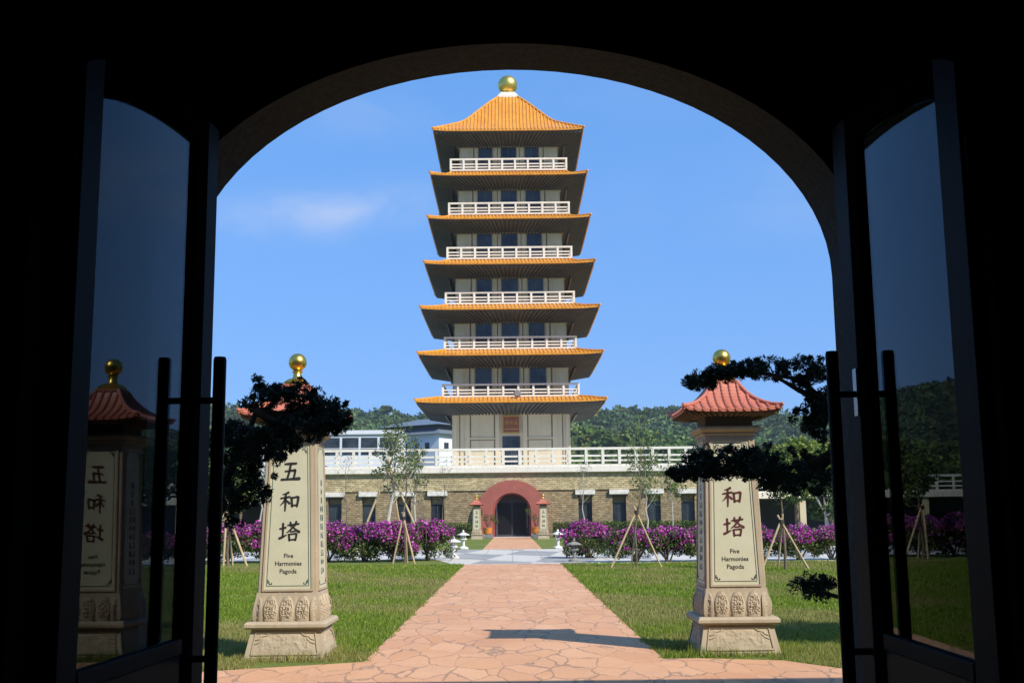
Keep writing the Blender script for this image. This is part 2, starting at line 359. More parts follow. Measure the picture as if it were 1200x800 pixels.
# ------------------------------------------------------------------ setting: ground, paving, roads
def sheet(name, poly, z, mat, div=0):
    mb = MB(); mb.add([(x, y, z) for x, y in poly], [tuple(range(len(poly)))]); o = mb.build(name, mat); o['kind'] = 'structure'; return o
sheet('lawn', [(-1800, -300), (1800, -300), (1800, 2500), (-1800, 2500)], 0, MAT['lawn'])
sheet('path', [(-1.70, 13.2), (1.70, 13.2), (1.70, 40.6), (-1.70, 40.6)], .008, MAT['paving'])
sheet('forecourt', [(-14, 6.0), (14, 6.0), (14, 10.6), (3.9, 11.5), (3.0, 12.95), (2.1, 13.22), (1.70, 13.202), (-1.70, 13.202), (-3.25, 12.55), (-4.4, 11.9), (-14, 11.0)], .008, MAT['paving'])
sheet('cross_road', [(-70, 46.2), (-3.2, 46.2), (-2.1, 40.6), (2.1, 40.6), (2.6, 39.8), (70, 39.8), (70, 59), (-70, 59)], .012, MAT['road'])
sheet('far_path', [(-1.55, 59.1), (1.55, 59.1), (1.55, 96.2), (-1.55, 96.2)], .008, MAT['paving'])
for k, (x0, x1, y0, y1) in enumerate([(-1.7, 1.7, 40.45, 40.6), (-70, 70, 59.0, 59.15)]):
    o = MB().box(x0, x1, y0, y1, 0, .02).build('road_edging', MAT['kerb']); o['kind'] = 'structure'

# near lawn blades
rg = np.random.default_rng(3)
def path_edge(x, y):
    return (np.abs(x) > 1.685+.03*np.sin(y*7)+.03*np.sin(y*2.3+x)+.02*np.sin(y*23)) & ~((y < 13.25) & (np.abs(x) < 2.9)) & (y > np.where(x > 0, np.interp(x, [1.7, 2.1, 3.0, 3.9, 14], [13.25, 13.25, 12.98, 11.53, 10.65]), np.interp(-x, [1.7, 3.25, 4.4, 14], [13.22, 12.58, 11.92, 11.05])))
N = 520000
y = 11.0+(np.power(rg.uniform(0, 1, N), 1.7))*29.3
x = rg.uniform(-1, 1, N)*(y*.47+1.0)
k = path_edge(x, y); x = x[k]; y = y[k]; n = len(x)
patch = .5+.5*np.sin(x*1.3+2*np.sin(y*.6))*np.cos(y*.9+1.5*np.sin(x*.8)); patch2 = .5+.5*np.sin(x*4.1+y*2.7+np.sin(y*3.))
th = rg.uniform(0, 2*pi, n); hgt = rg.uniform(.022, .05, n)*(1+.55*patch2)*(1+.012*(y-11)); wdt = .004*(1+.09*(y-11)); lean = rg.uniform(.0, .04, n)
edge_near = (np.abs(np.abs(x)-2.66) < .62) & (np.abs(y-13.95) < .62); hgt = np.where(edge_near, hgt*1.9, hgt)
bx = np.cos(th)*wdt; by = np.sin(th)*wdt; lx = np.cos(th*3.1)*lean; ly = np.sin(th*3.1)*lean
V = np.stack([np.stack([x-bx, y-by, np.zeros(n)], 1), np.stack([x+bx, y+by, np.zeros(n)], 1), np.stack([x+lx, y+ly, hgt], 1)], 1)
T = tints(rg, n, [(.14, .225, .018), (.21, .29, .025), (.095, .175, .012), (.29, .34, .05)], .3)
patch3 = .5+.5*np.sin(x*.7+y*.35+1.3*np.sin(y*.45+x*.5)); dry = np.clip((patch-.5)*1.3+(patch3-.5)*1.3+np.where(x < 0, .42, 0.02)+rg.uniform(-.45, .45, n), 0, .9)[:, None]
T = T*(1-dry)+np.array([[.34, .30, .10]])*dry*rg.uniform(.6, 1.2, (n, 1))
tag(soup('grass', V, T, MAT['grass']), 'short mown grass of the lawns beside the terracotta path', 'grass', kind='stuff')

# ------------------------------------------------------------------ the gatehouse the picture is taken from
gate = empty('gatehouse', (0, 6, 0)); tag(gate, 'dark arched gatehouse framing the view, seen from inside', 'building')
def part(mb, name, mat, parent, origin=(0, 0, 0), **k):
    ox, oy, oz = origin; mb.v = [(a-ox, b-oy, c-oz) for a, b, c in mb.v]; return mb.build(name, mat, parent, **k)
GO = (0, 6, 0)
Y1, Y2, GH = 5.70, 6.05, 6.95
def arch(a, b, z0, n=40): return [(a*cos(t), z0+b*sin(t)) for t in [pi*k/n for k in range(n+1)]]
fin = arch(1.768, 1.21, 2.89); fnr = arch(1.85, 1.215, 2.89)
def archwall(y, prof, xw, zt, zb=0):
    """flat wall with an arched hole as one face strip; returns verts, faces"""
    inner = [(prof[0][0], zb)]+prof+[(prof[-1][0], zb)]
    outer = []
    for (px, pz) in inner:
        if pz <= prof[0][1]+1e-6 and pz == zb: outer.append((xw if px > 0 else -xw, zb))
        else:
            # project ray from (0, z0) to the rectangle
            dx, dz = px, max(pz-prof[0][1], 0); s_ = min(xw/abs(dx) if abs(dx) > 1e-6 else 1e9, (zt-prof[0][1])/dz if dz > 1e-6 else 1e9); outer.append((dx*s_, prof[0][1]+dz*s_))
    return inner, outer
def addwall(mb, y, prof, xw, zt, ynorm=0):
    i, o = archwall(y, prof, xw, zt); n = len(i)
    mb.add([(a, y, b) for a, b in i]+[(a, y, b) for a, b in o], [(k, k+1, n+k+1, n+k) for k in range(n-1)])
    # corner triangles of the rectangle
    for k in range(n-1):
        (a, b), (c, d) = o[k], o[k+1]
        if (abs(abs(a)-xw) < 1e-6) != (abs(abs(c)-xw) < 1e-6):
            sx_ = xw if (a+c) > 0 else -xw
            mb.add([(a, y, b), (c, y, d), (sx_, y, zt)], [(0, 1, 2)])
    return mb
mb = addwall(MB(), Y2, fin, 14, GH); mb.box(-14, -13.7, -8.5, Y2-.01, 0, GH-.02); mb.box(13.7, 14, -8.5, Y2-.01, 0, GH-.02); mb.box(-13.6, 13.6, -8.5, -8.2, 0, GH-.02)
part(mb, 'outer_wall', MAT['ext_wall'], gate, GO)
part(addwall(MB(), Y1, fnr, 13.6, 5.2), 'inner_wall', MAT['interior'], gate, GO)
iA = [(fnr[0][0], 0)]+fnr+[(fnr[-1][0], 0)]; oA = [(fin[0][0], 0)]+fin+[(fin[-1][0], 0)]; n = len(iA)
mb = MB(); mb.add([(a, Y1, b) for a, b in iA]+[(a, Y2, b) for a, b in oA], [(k, k+1, n+k+1, n+k) for k in range(n-1)])
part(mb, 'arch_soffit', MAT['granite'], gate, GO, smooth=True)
part(MB().box(-13.8, 13.8, -8.4, Y2+.0-.02, GH-.25, GH-.01).box(-14.05, 14.05, -8.55, Y2+.02, GH, GH+.12), 'roof', MAT['ext_wall'], gate, GO)
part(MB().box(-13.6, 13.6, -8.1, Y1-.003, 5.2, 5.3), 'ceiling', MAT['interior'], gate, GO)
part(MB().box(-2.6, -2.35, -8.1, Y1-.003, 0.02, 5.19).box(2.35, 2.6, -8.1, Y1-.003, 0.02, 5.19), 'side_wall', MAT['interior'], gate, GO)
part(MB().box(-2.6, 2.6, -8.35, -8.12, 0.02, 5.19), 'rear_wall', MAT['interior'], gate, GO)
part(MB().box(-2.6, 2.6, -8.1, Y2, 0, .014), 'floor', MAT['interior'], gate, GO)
dfp = arch(1.66+.07, .66, 3.15, 24)
mb = addwall(MB(), 3.86, dfp, 2.35, 5.19); addwall(mb, 3.94, dfp, 2.35, 5.19)
iA = [(dfp[0][0], 0)]+dfp+[(dfp[-1][0], 0)]; n = len(iA)
mb.add([(a, 3.86, b) for a, b in iA]+[(a, 3.94, b) for a, b in iA], [(k, k+1, n+k+1, n+k) for k in range(n-1)])
part(mb, 'door_frame', MAT['matt_black'], gate, GO)

def leaf(side):
    # local frame: u along the leaf from its hinge (0) to the meeting edge (1.6), w across (towards the doorway positive), z up
    if side < 0: hx, dirx = -1.60, .038
    else: hx, dirx = 1.680, .015
    base = Vector((hx, 4.0, 0)); L = 1.64
    U = Vector((dirx, 1, 0)).normalized(); Wd = Vector((1, 0, 0)) if side < 0 else Vector((-1, 0, 0)); Wd = (Wd-Wd.dot(U)*U).normalized()
    if side > 0: base.y = 3.96
    def top(u):    # arched head of the leaf
        return (3.09 if side < 0 else 3.04)+.52*math.sqrt(max(0, 1-((1.70-u)/1.86)**2))
    mtx = Matrix(((U.x, Wd.x, 0, base.x), (U.y, Wd.y, 0, base.y), (0, 0, 1, 0), (0, 0, 0, 1)))
    root = bpy.data.objects.new('door', None); COL.objects.link(root); root.parent = gate; root.location = (base.x, base.y-6, 0)
    root['label'] = 'open glazed door leaf on the left' if side < 0 else 'open glazed door leaf on the right'
    inv = Matrix.Translation(-base) @ mtx
    def P(mb, name, mat, **k): return mb.xf(inv).build(name, mat, root, **k)
    def slab(u0, u1, w0, w1, zf0, zf1, n=10):
        mb = MB(); rings = []
        for i in range(n+1):
            u = u0+(u1-u0)*i/n; rings.append([(u, w0, zf0(u)), (u, w1, zf0(u)), (u, w1, zf1(u)), (u, w0, zf1(u))])
        return mb.loft(rings)
    g0, g1 = (.17, 1.32) if side < 0 else (.215, 1.265)
    zb = lambda u: 1.07
    zt = lambda u: top(u)-.16
    P(slab(.0, g0, -.028, .028, lambda u: .03, top), 'hinge_stile', MAT['metal_strip'], bevel=.004)
    P(slab(g1, g1+.15, -.028, .028, lambda u: .03, top), 'stile', MAT['matt_black'])
    P(slab(g1+.152, L, -.030, .030, lambda u: .03, top), 'meeting_stile', MAT['metal_strip'], bevel=.004)
    P(slab(g0+.002, g1-.002, -.027, .027, zt, top), 'top_rail', MAT['matt_black'])
    P(slab(g0+.002, g1-.002, -.032, .032, lambda u: 1.0, zb), 'sill_rail', MAT['metal_strip'], bevel=.006)
    P(slab(g0+.002, g1-.002, -.024, .024, lambda u: .03, lambda u: .998), 'bottom_panel', MAT['bronze'])
    P(slab(g0+.003, g1-.003, -.005, .005, lambda u: 1.073, lambda u: zt(u)-.003, 14), 'glass', MAT['glass'])
    uh = 1.41 if side < 0 else 1.46
    for sgn in (1, -1):
        mb = MB(); mb.lathe([(.0, .74), (.027, .742), (.031, .75), (.031, 2.37), (.027, 2.385), (.0, 2.387)], 16, uh-.0, sgn*.14)
        for z in (.97, 2.175): mb.tube([(uh, sgn*.028, z), (uh, sgn*.14, z)], .016, 10)
        P(mb, 'handle', MAT['bronze'], smooth=True)
    if side > 0:
        P(MB().box(g1+.17, g1+.23, .030, .036, 2.07, 2.30), 'lock_plate', MAT['steel'], bevel=.002)
    for z in (.4, 2.9): P(MB().tube([(-.012, 0, z-.07), (-.012, 0, z+.07)], .014, 10), 'hinge', MAT['bronze'])
    return root
leaf(-1); leaf(1)

# ------------------------------------------------------------------ curved hipped tile roof
def hip_roof(mb, cx, cy, prof, nrib, rr, lift=0.0, liftpow=4, lip=.12, hip_r=None, course=0):
    """prof: list of (half width s, z) from eave to top. ribs run up each of the four slopes"""
    s0 = prof[0][0]; s1 = prof[-1][0]
    if course:
        P2 = []; tot = 0
        for (a, za), (b, zb) in zip(prof[:-1], prof[1:]):
            L = math.hypot(a-b, za-zb); k = max(1, round(L/course))
            for i in range(k): P2.append((a+(b-a)*i/k, za+(zb-za)*i/k))
        P2.append(prof[-1]); prof = P2
    def Z(x, s, z):
        t = max(0.0, (s-s1)/(s0-s1)); return z+lift*(min(1, abs(x)/s) ** liftpow)*(t**2.0)
    for q in range(4):
        ca, sa = cos(q*pi/2), sin(q*pi/2)
        def T(x, s, z): return (cx+ca*x+sa*s, cy+sa*x-ca*s, z)     # q=0: slope faces -y
        nx = 24
        # base surface with little steps between courses
        rows = []
        for i, (s, z) in enumerate(prof):
            if course and i > 0:
                rows.append([T(s*(2*j/nx-1), s, Z(s*(2*j/nx-1), s, z)-rr*.0) for j in range(nx+1)])
                rows.append([T(s*(2*j/nx-1), s, Z(s*(2*j/nx-1), s, z)-rr*.28) for j in range(nx+1)])
            else: rows.append([T(s*(2*j/nx-1), s, Z(s*(2*j/nx-1), s, z)) for j in range(nx+1)])
        # eave lip (thickness)
        rows.insert(0, [T(s0*(2*j/nx-1), s0, Z(s0*(2*j/nx-1), s0, prof[0][1])-lip) for j in range(nx+1)])
        rows.insert(0, [T(s0*(2*j/nx-1)*.97, s0*.97, Z(s0*(2*j/nx-1), s0, prof[0][1])-lip) for j in range(nx+1)])
        mb.loft(rows, cap=False, closed=False)
        for k in range(nrib):
            x = s0*(2*(k+.5)/nrib-1)
            pts = []
            for (s, z) in prof:
                if abs(x) <= s-rr*.3: pts.append((s, Z(x, s, z)))
                else:
                    # meet the hip
                    if pts and len(pts) >= 1:
                        (sa_, za_) = pts[-1]
                        if sa_ > abs(x): f = (sa_-abs(x))/max(1e-6, sa_-s); zz = za_+(Z(x, max(s, abs(x)), z)-za_)*f; pts.append((abs(x), zz))
                    break
            if len(pts) < 2: continue
            rings = []
            first = True
            for i, (s, z) in enumerate(pts):
                ds = pts[min(i+1, len(pts)-1)]; dp = pts[max(i-1, 0)]
                dv = Vector((ds[0]-dp[0], ds[1]-dp[1])); dv.normalize(); nv = Vector((-dv[1], dv[0])); nv = nv if nv[1] > 0 else -nv
                for rad_f in ((1.0,) if (not course or i == 0) else (.86, 1.08)):
                    rings.append([T(x+rr*rad_f*cos(a), s+nv[0]*rr*rad_f*sin(a), z+nv[1]*rr*rad_f*sin(a)) for a in [pi*j/6 for j in range(7)]])
            mb.loft(rings, cap=False, closed=False)
            # round end cap of the rib
            s, z = pts[0]
            mb.add([T(x+rr*1.05*cos(2*pi*j/10), s+.012, z-rr*.25+rr*1.05*sin(2*pi*j/10)) for j in range(10)]+[T(x+rr*1.05*cos(2*pi*j/10), s-.05, z-rr*.25+rr*1.05*sin(2*pi*j/10)) for j in range(10)], [tuple(range(10))]+[(j, (j+1) % 10, 10+(j+1) % 10, 10+j) for j in range(10)])
    return Z
def hip_ridges(mb, cx, cy, prof, r, lift=0, only=None):
    s0, s1 = prof[0][0], prof[-1][0]
    for sx in (-1, 1):
        for sy in (-1, 1):
            if only and only != (sx, sy): continue
            pts = [(cx+sx*s, cy+sy*s, z+lift*(((s-s1)/(s0-s1))**2)+r*.35) for s, z in prof]
            e = Vector(pts[0])+Vector((sx*r*.6, sy*r*.6, r*.5)); pts = [tuple(e)]+pts
            mb.tube(pts, [r*.9]+[r]*(len(pts)-1), 8)
def interp_prof(pts, n):
    out_ = []
    for i in range(n+1):
        t = i/n*(len(pts)-1); k = min(int(t), len(pts)-2); f = t-k
        p0 = pts[max(k-1, 0)]; p1 = pts[k]; p2 = pts[k+1]; p3 = pts[min(k+2, len(pts)-1)]
        out_.append(tuple(.5*((2*p1[a])+(-p0[a]+p2[a])*f+(2*p0[a]-5*p1[a]+4*p2[a]-p3[a])*f*f+(-p0[a]+3*p1[a]-3*p2[a]+p3[a])*f**3) for a in (0, 1)))
    return out_

# ------------------------------------------------------------------ brush lettering
CH = {
 'five': [([(.20, .87), (.80, .90)], [.05, .07, .055]), ([(.50, .86), (.44, .5), (.34, .14)], [.055, .06, .05]), ([(.22, .50), (.50, .53), (.74, .56)], [.045, .05, .07]), ([(.74, .57), (.71, .35), (.66, .12)], [.06, .055, .05]), ([(.03, .08), (.45, .10), (.97, .13)], [.06, .055, .085])],
 'he': [([(.43, .95), (.3, .88), (.12, .84)], [.065, .05, .02]), ([(.02, .64), (.25, .68), (.50, .72)], [.04, .05, .055]), ([(.28, .88), (.28, .45), (.26, .0)], [.05, .06, .035]), ([(.27, .64), (.17, .45), (.0, .28)], [.05, .045, .015]), ([(.31, .56), (.40, .47), (.49, .38)], [.025, .05, .06]), ([(.58, .68), (.60, .45), (.62, .22)], [.065, .055, .06]), ([(.58, .66), (.75, .69), (.92, .72)], [.05, .05, .06]), ([(.93, .71), (.91, .5), (.86, .22)], [.065, .06, .05]), ([(.62, .28), (.75, .29), (.86, .31)], [.04, .045, .05])],
 'ta': [([(.02, .62), (.18, .65), (.34, .69)], [.045, .05, .05]), ([(.19, .90), (.19, .6), (.18, .26)], [.055, .055, .045]), ([(.0, .14), (.18, .22), (.37, .32)], [.06, .06, .03]), ([(.42, .80), (.7, .83), (.99, .87)], [.04, .045, .05]), ([(.56, .96), (.57, .85), (.59, .73)], [.05, .05, .04]), ([(.86, .99), (.82, .87), (.77, .74)], [.055, .05, .035]), ([(.70, .74), (.58, .58), (.37, .42)], [.055, .05, .02]), ([(.70, .72), (.83, .58), (1.02, .46)], [.03, .05, .075]), ([(.56, .475), (.68, .485), (.82, .50)], [.035, .04, .04]), ([(.49, .35), (.51, .2), (.53, .03)], [.055, .05, .055]), ([(.49, .34), (.68, .36), (.87, .38)], [.04, .04, .05]), ([(.88, .37), (.86, .2), (.82, .04)], [.055, .05, .05]), ([(.53, .07), (.68, .08), (.82, .09)], [.04, .04, .045])]}
def stroke(mb, pts, wd, fn):
    """fn(u,v,depth) maps the sheet to space"""
    P_ = []
    n = 7
    for i in range(n+1):
        t = i/n
        if len(pts) == 2: p = Vector(pts[0]).lerp(Vector(pts[1]), t)
        else: a, b, c_ = map(Vector, pts); q = 2*b-.5*(a+c_); p = (1-t)**2*a+2*t*(1-t)*q+t*t*c_
        w = wd[0]+(wd[1]-wd[0])*t*2 if t < .5 else wd[1]+(wd[2]-wd[1])*(t-.5)*2
        P_.append((p, w*1.05))
    Lf, Rt = [], []
    for i, (p, w) in enumerate(P_):
        d = (P_[min(i+1, n)][0]-P_[max(i-1, 0)][0]).normalized(); nn = Vector((-d.y, d.x)); Lf.append(p+nn*w); Rt.append(p-nn*w)
    d0 = (P_[1][0]-P_[0][0]).normalized(); d1 = (P_[-1][0]-P_[-2][0]).normalized()
    poly = [P_[0][0]-d0*P_[0][1]*.8]+Lf+[P_[-1][0]+d1*P_[-1][1]*.8]+Rt[::-1]
    k = len(poly); vs = [fn(p.x, p.y, 1) for p in poly]+[fn(p.x, p.y, 0) for p in poly]
    # strip faces across the ribbon, then the sides
    fs = [(0, 1, k-1)]+[(1+i, 2+i, k-2-i, k-1-i) for i in range(n)]+[(n+1, n+2, n+3)]
    fs += [(j, (j+1) % k, k+(j+1) % k, k+j) for j in range(k)]
    mb.add(vs, fs)
def glyph(mb, name, fn):
    for pts, wd in CH[name]: stroke(mb, pts, wd, fn)

# ------------------------------------------------------------------ sign pillars
def text_mesh(body, size, bold=.0):
    cu = bpy.data.curves.new('txt', 'FONT'); cu.body = body; cu.size = size; cu.align_x = 'CENTER'; cu.offset = bold; cu.extrude = .0015; cu.resolution_u = 2
    o = bpy.data.objects.new('txt', cu); COL.objects.link(o); bpy.context.view_layer.update()
    me = bpy.data.meshes.new_from_object(o.evaluated_get(bpy.context.evaluated_depsgraph_get()))
    bpy.data.objects.remove(o); vs = [tuple(v.co) for v in me.vertices]; fs = [tuple(p.vertices) for p in me.polygons]; return vs, fs
TXT = [text_mesh(t, .072, .0009) for t in ('Five', 'Harmonies', 'Pagoda')]
def make_pillar(name, label, ink, side, group, far=False, chars=('five', 'he', 'ta')):
    """side: +1 when the face towards the path is +x"""
    t = empty(name, (0, 0, 0)); tag(t, label, 'sign pillar', group)
    rr = random.Random(5)
    # plinth
    mb = MB(); mb.sq([(.475, 0), (.475, .035), (.468, .04), (.405, .345)])
    for q in range(4):       # raised frame and vine relief on each sloping side
        R = Matrix.Rotation(q*pi/2, 4, 'Z'); sub = MB()
        def F(u, v, d): # u in -1..1, v 0..1 on the sloping side
            h = .468+(.405-.468)*v; return (u*h, -h-.001-d, .04+.305*v)
        for (u0, v0, u1, v1) in [(-.84, .90, .84, .90), (-.84, .10, .84, .10), (-.84, .08, -.84, .92), (.84, .08, .84, .92)]:
            if v0 == v1: c_ = [F(u0, v0-.035, .0), F(u1, v1-.035, .0), F(u1, v1+.035, .0), F(u0, v0+.035, .0), F(u0, v0-.035, .012), F(u1, v1-.035, .012), F(u1, v1+.035, .012), F(u0, v0+.035, .012)]
            else: c_ = [F(u0-.016, v0, 0), F(u0+.016, v0, 0), F(u0+.016, v1, 0), F(u0-.016, v1, 0), F(u0-.016, v0, .0115), F(u0+.016, v0, .0115), F(u0+.016, v1, .0115), F(u0-.016, v1, .0115)]
            sub.add(c_, [(4, 5, 6, 7), (0, 1, 5, 4), (1, 2, 6, 5), (2, 3, 7, 6), (3, 0, 4, 7)])
        for sx in (-1, 1):
            sub.tube([F(sx*.80, .62, .004), F(sx*.70, .66, .006), F(sx*.66, .74, .006), F(sx*.52, .78, .006), F(sx*.46, .86, .004)], .008, 5)
            sub.tube([F(sx*.80, .48, .004), F(sx*.68, .54, .006), F(sx*.60, .66, .006)], .007, 5)
        if not far:
            NZ = mathutils.noise
            def Gd(u, v, q=q):
                uu, vv = -.8+1.6*u, .14+.72*v; e_ = min(1, 8*min(u, 1-u), 5*min(v, 1-v))
                n_ = abs(NZ.noise(Vector((uu*4.2+q*7, vv*2.6, 1.7))))*1.5; n2_ = abs(NZ.noise(Vector((uu*11+q*3, vv*7, 4.1))))
                return F(uu, vv, -.001+e_*(.012*max(0, .55-n_)+.010*n2_))
            sub.grid(Gd, 60, 20)
        mb.add([tuple(R @ Vector(v)) for v in sub.v], sub.f)
    mb.build('plinth', MAT['sandstone'], t)
    # moulding
    MB().sq([(.40, .345), (.455, .350), (.478, .372), (.478, .405), (.455, .432), (.415, .436)]).build('moulding', MAT['sandstone'], t, smooth=True)
    # lotus band
    mb = MB(); mb.sq([(.385, .436), (.398, .47), (.398, .55), (.385, .64), (.368, .70), (.360, .76)])
    for q in range(4):
        R = Matrix.Rotation(q*pi/2, 4, 'Z'); sub = MB()
        NZ = mathutils.noise
        def petal(cx, w0, ztop, dist, rot, back=0):
            Rr = Matrix.Rotation(rot, 4, 'Z')
            def F(u, v):
                uu = 2*u-1
                w = w0*(1.0 if v < .55 else math.sqrt(max(0, 1-((v-.55)/.46)**2)))*(.90+.14*math.sin(pi*min(1, v*1.3)))
                z = .438+(ztop-.438)*v
                bulge = dist-.010+.018*math.sin(pi*min(1, v*1.1))-.022*v
                rim = .030*(1-abs(uu)**5)
                inn = abs(uu) < .66 and .10 < v < .84 and not back
                d = bulge+rim-(.014 if inn else 0)
                if inn: d += .024*abs(NZ.noise(Vector((abs(uu)*2.6+rot, v*6.5+cx*3, 2.2))))*(1-abs(uu))+.012*(abs(NZ.noise(Vector((uu*7, v*15, 5)))) > .18)
                return tuple(Rr @ Vector((cx+uu*w, -d, z)))
            sub.grid(F, 22, 26)
        for cx in (-.19, 0, .19): petal(cx, .090, .722, .392, 0)
        for cx in (-.095, .095, -.285, .285): petal(cx, .06, .765, .362, 0, 1)
        petal(0, .095, .722, .500, pi/4)
        mb.add([tuple(R @ Vector(v)) for v in sub.v], sub.f)
    mb.build('lotus_band', MAT['sandstone'], t, smooth=True, recalc=False)
    # shaft
    hb, ht, zb, zt_ = .352, .296, .76, 2.56
    hw = lambda z: hb+(ht-hb)*(z-zb)/(zt_-zb)
    mb = MB(); mb.sq([(hw(zb), zb-.06), (hw(zt_), zt_)])
    sh = mb.build('shaft', MAT['sandstone'], t, bevel=.008)
    # sign panels on four sides: frame proud, cream face set back inside it
    for q in range(4):
        R = Matrix.Rotation(q*pi/2, 4, 'Z')
        mrg, z0, z1 = .070, .80, 2.50
        def G(x, z, d): return tuple(R @ Vector((x, -(hw(z)+d), z)))
        wq = lambda z: hw(z)-mrg
        fr = MB()
        def bar(xa, za, xb, zb_, xc, zc, xd, zd, d0, d1):
            c_ = [G(xa, za, d0), G(xb, zb_, d0), G(xc, zc, d0), G(xd, zd, d0), G(xa, za, d1), G(xb, zb_, d1), G(xc, zc, d1), G(xd, zd, d1)]
            fr.add(c_, [(4, 5, 6, 7), (0, 1, 5, 4), (1, 2, 6, 5), (2, 3, 7, 6), (3, 0, 4, 7)])
        e = .022
        bar(-wq(z0)-e, z0-e, wq(z0)+e, z0-e, wq(z0)+e, z0, -wq(z0)-e, z0, -.002, .014)
        bar(-wq(z1)-e, z1, wq(z1)+e, z1, wq(z1)+e, z1+e, -wq(z1)-e, z1+e, -.002, .014)
        bar(-wq(z0)-e, z0, -wq(z0), z0, -wq(z1), z1, -wq(z1)-e, z1, -.002, .013)
        bar(wq(z0), z0, wq(z0)+e, z0, wq(z1)+e, z1, wq(z1), z1, -.002, .013)
        fr.build('panel_frame', MAT['sandstone'], sh)
        pn = MB(); pn.add([G(-wq(z0), z0, .003), G(wq(z0), z0, .003), G(wq(z1), z1, .003), G(-wq(z1), z1, .003), G(-wq(z0), z0, -.01), G(wq(z0), z0, -.01), G(wq(z1), z1, -.01), G(-wq(z1), z1, -.01)], [(0, 1, 2, 3), (0, 1, 5, 4), (1, 2, 6, 5), (2, 3, 7, 6), (3, 0, 4, 7)])
        pn.build('sign_panel', MAT['panel'], sh)
        # painted border line with corner knots
        ln = MB(); i1 = .030; lw = .006
        def seg(xa, za, xb, zb_, w=lw):
            d = Vector((xb-xa, zb_-za)).normalized(); nn = Vector((-d.y, d.x))*w/2
            c_ = [(xa+nn.x, za+nn.y), (xb+nn.x, zb_+nn.y), (xb-nn.x, zb_-nn.y), (xa-nn.x, za-nn.y)]
            ln.add([G(x, z, .006) for x, z in c_]+[G(x, z, .002) for x, z in c_], [(0, 1, 2, 3), (0, 1, 5, 4), (1, 2, 6, 5), (2, 3, 7, 6), (3, 0, 4, 7)])
        a0, a1 = z0+i1+.01, z1-i1
        xl = lambda z: wq(z)-i1
        seg(-xl(a0), a0, xl(a0), a0); seg(-xl(a1), a1, xl(a1), a1); seg(-xl(a0), a0+.004, -xl(a1), a1-.004); seg(xl(a0), a0+.004, xl(a1), a1-.004)
        for sx in (-1, 1):
            for zc, sz in ((a0, 1), (a1, -1)):
                X = sx*xl(zc)
                for (p, q_, r_, s_) in [(.012, .05, .03, .05), (.03, .05, .03, .02), (.03, .02, .06, .02), (.06, .02, .06, .038), (.015, .075, .015, .03)]:
                    seg(X-sx*p, zc+sz*q_, X-sx*r_, zc+sz*s_, .009)
        bmat = MAT['ink_green'] if ink == 'black' else MAT['ink']
        ln.build('border_line', bmat, sh)
        lm = MAT['ink'] if ink == 'black' else MAT['ink_red']
        tx = MB()
        if q in (0, 2):
            if not far:
                cs = .235
                for cname, zc in zip(chars, (2.185, 1.83, 1.475)):
                    glyph(tx, cname, lambda u, v, d, zc=zc: G((u-.5)*cs, zc+(v-.5)*cs, .0025+.0035*d))
                tx.build('characters', lm, sh)
                et = MB()
                for (vs, fs), zc in zip(TXT, (1.165, 1.075, .985)):
                    et.add([G(x, zc+y_, .004+zz) for x, y_, zz in vs], fs)
                et.build('english_name', MAT['ink'], sh, recalc=False)
            else:
                cs = .27
                for cname, zc in zip(('five', 'he', 'ta', 'he'), (2.2, 1.82, 1.44, 1.08)):
                    glyph(tx, cname, lambda u, v, d, zc=zc: G((u-.5)*cs, zc+(v-.5)*cs, .0025+.0035*d))
                tx.build('characters', lm, sh)
        elif not far:
            cs = .075; nn_ = 11
            for i in range(nn_):
                zc = 2.05-i*.105
                for col_ in ((-.055, .055) if i > 2 else (0,)):
                    glyph(tx, rr.choice(['five', 'he', 'ta']), lambda u, v, d, zc=zc, c0=col_: G(c0+(u-.5)*cs, zc+(v-.5)*cs, .0025+.003*d))
            tx.build('small_characters', MAT['ink_green'], sh)
    # capital
    MB().sq([(.300, 2.56), (.318, 2.575), (.318, 2.595)]).sq([(.300, 2.597), (.345, 2.612), (.368, 2.635), (.368, 2.662), (.33, 2.680)]).build('capital', MAT['sandstone'], t, bevel=.004)
    MB().sq([(.285, 2.681), (.285, 2.83)]).build('frieze', MAT['pillar_soffit'], t)
    # roof
    E0 = 2.865
    prof = interp_prof([(.585, E0+.0), (.44, E0+.055), (.30, E0+.155), (.205, E0+.27), (.145, E0+.37)], 10)
    mb = MB(); hip_roof(mb, 0, 0, prof, 12, .020, lift=.035, lip=.035, course=.062)
    rf = mb.build('roof', MAT['tile_terra'], t, recalc=False)
    MB().sq([(.165, E0+.365), (.165, E0+.395)]).build('roof_collar', MAT['tile_terra'], rf)
    for sx in (-1, 1):
        for sy in (-1, 1):
            rd = MB(); hip_ridges(rd, 0, 0, prof, .024, .035, only=(sx, sy)); rd.build('hip_ridge', MAT['tile_terra'], rf, smooth=True)
    mb = MB(); mb.sq([(.275, 2.80), (.40, 2.815), (.555, E0-.028), (.555, E0-.012)])
    for q in range(4):
        R = Matrix.Rotation(q*pi/2, 4, 'Z'); sub = MB()
        for k in range(15):
            x = -.52+k*1.04/14; sub.add([(x-.012, -.556, E0-.03), (x+.012, -.556, E0-.03), (x*.75+.012, -.40, 2.812), (x*.75-.012, -.40, 2.812), (x-.012, -.556, E0-.055), (x+.012, -.556, E0-.055), (x*.75+.012, -.40, 2.785), (x*.75-.012, -.40, 2.785)], [(4, 5, 6, 7), (0, 1, 5, 4), (1, 2, 6, 5), (3, 0, 4, 7)])
        mb.add([tuple(R @ Vector(v)) for v in sub.v], sub.f)
    mb.build('soffit', MAT['pillar_soffit'], rf)
    # finial
    f = MB(); z = E0+.395
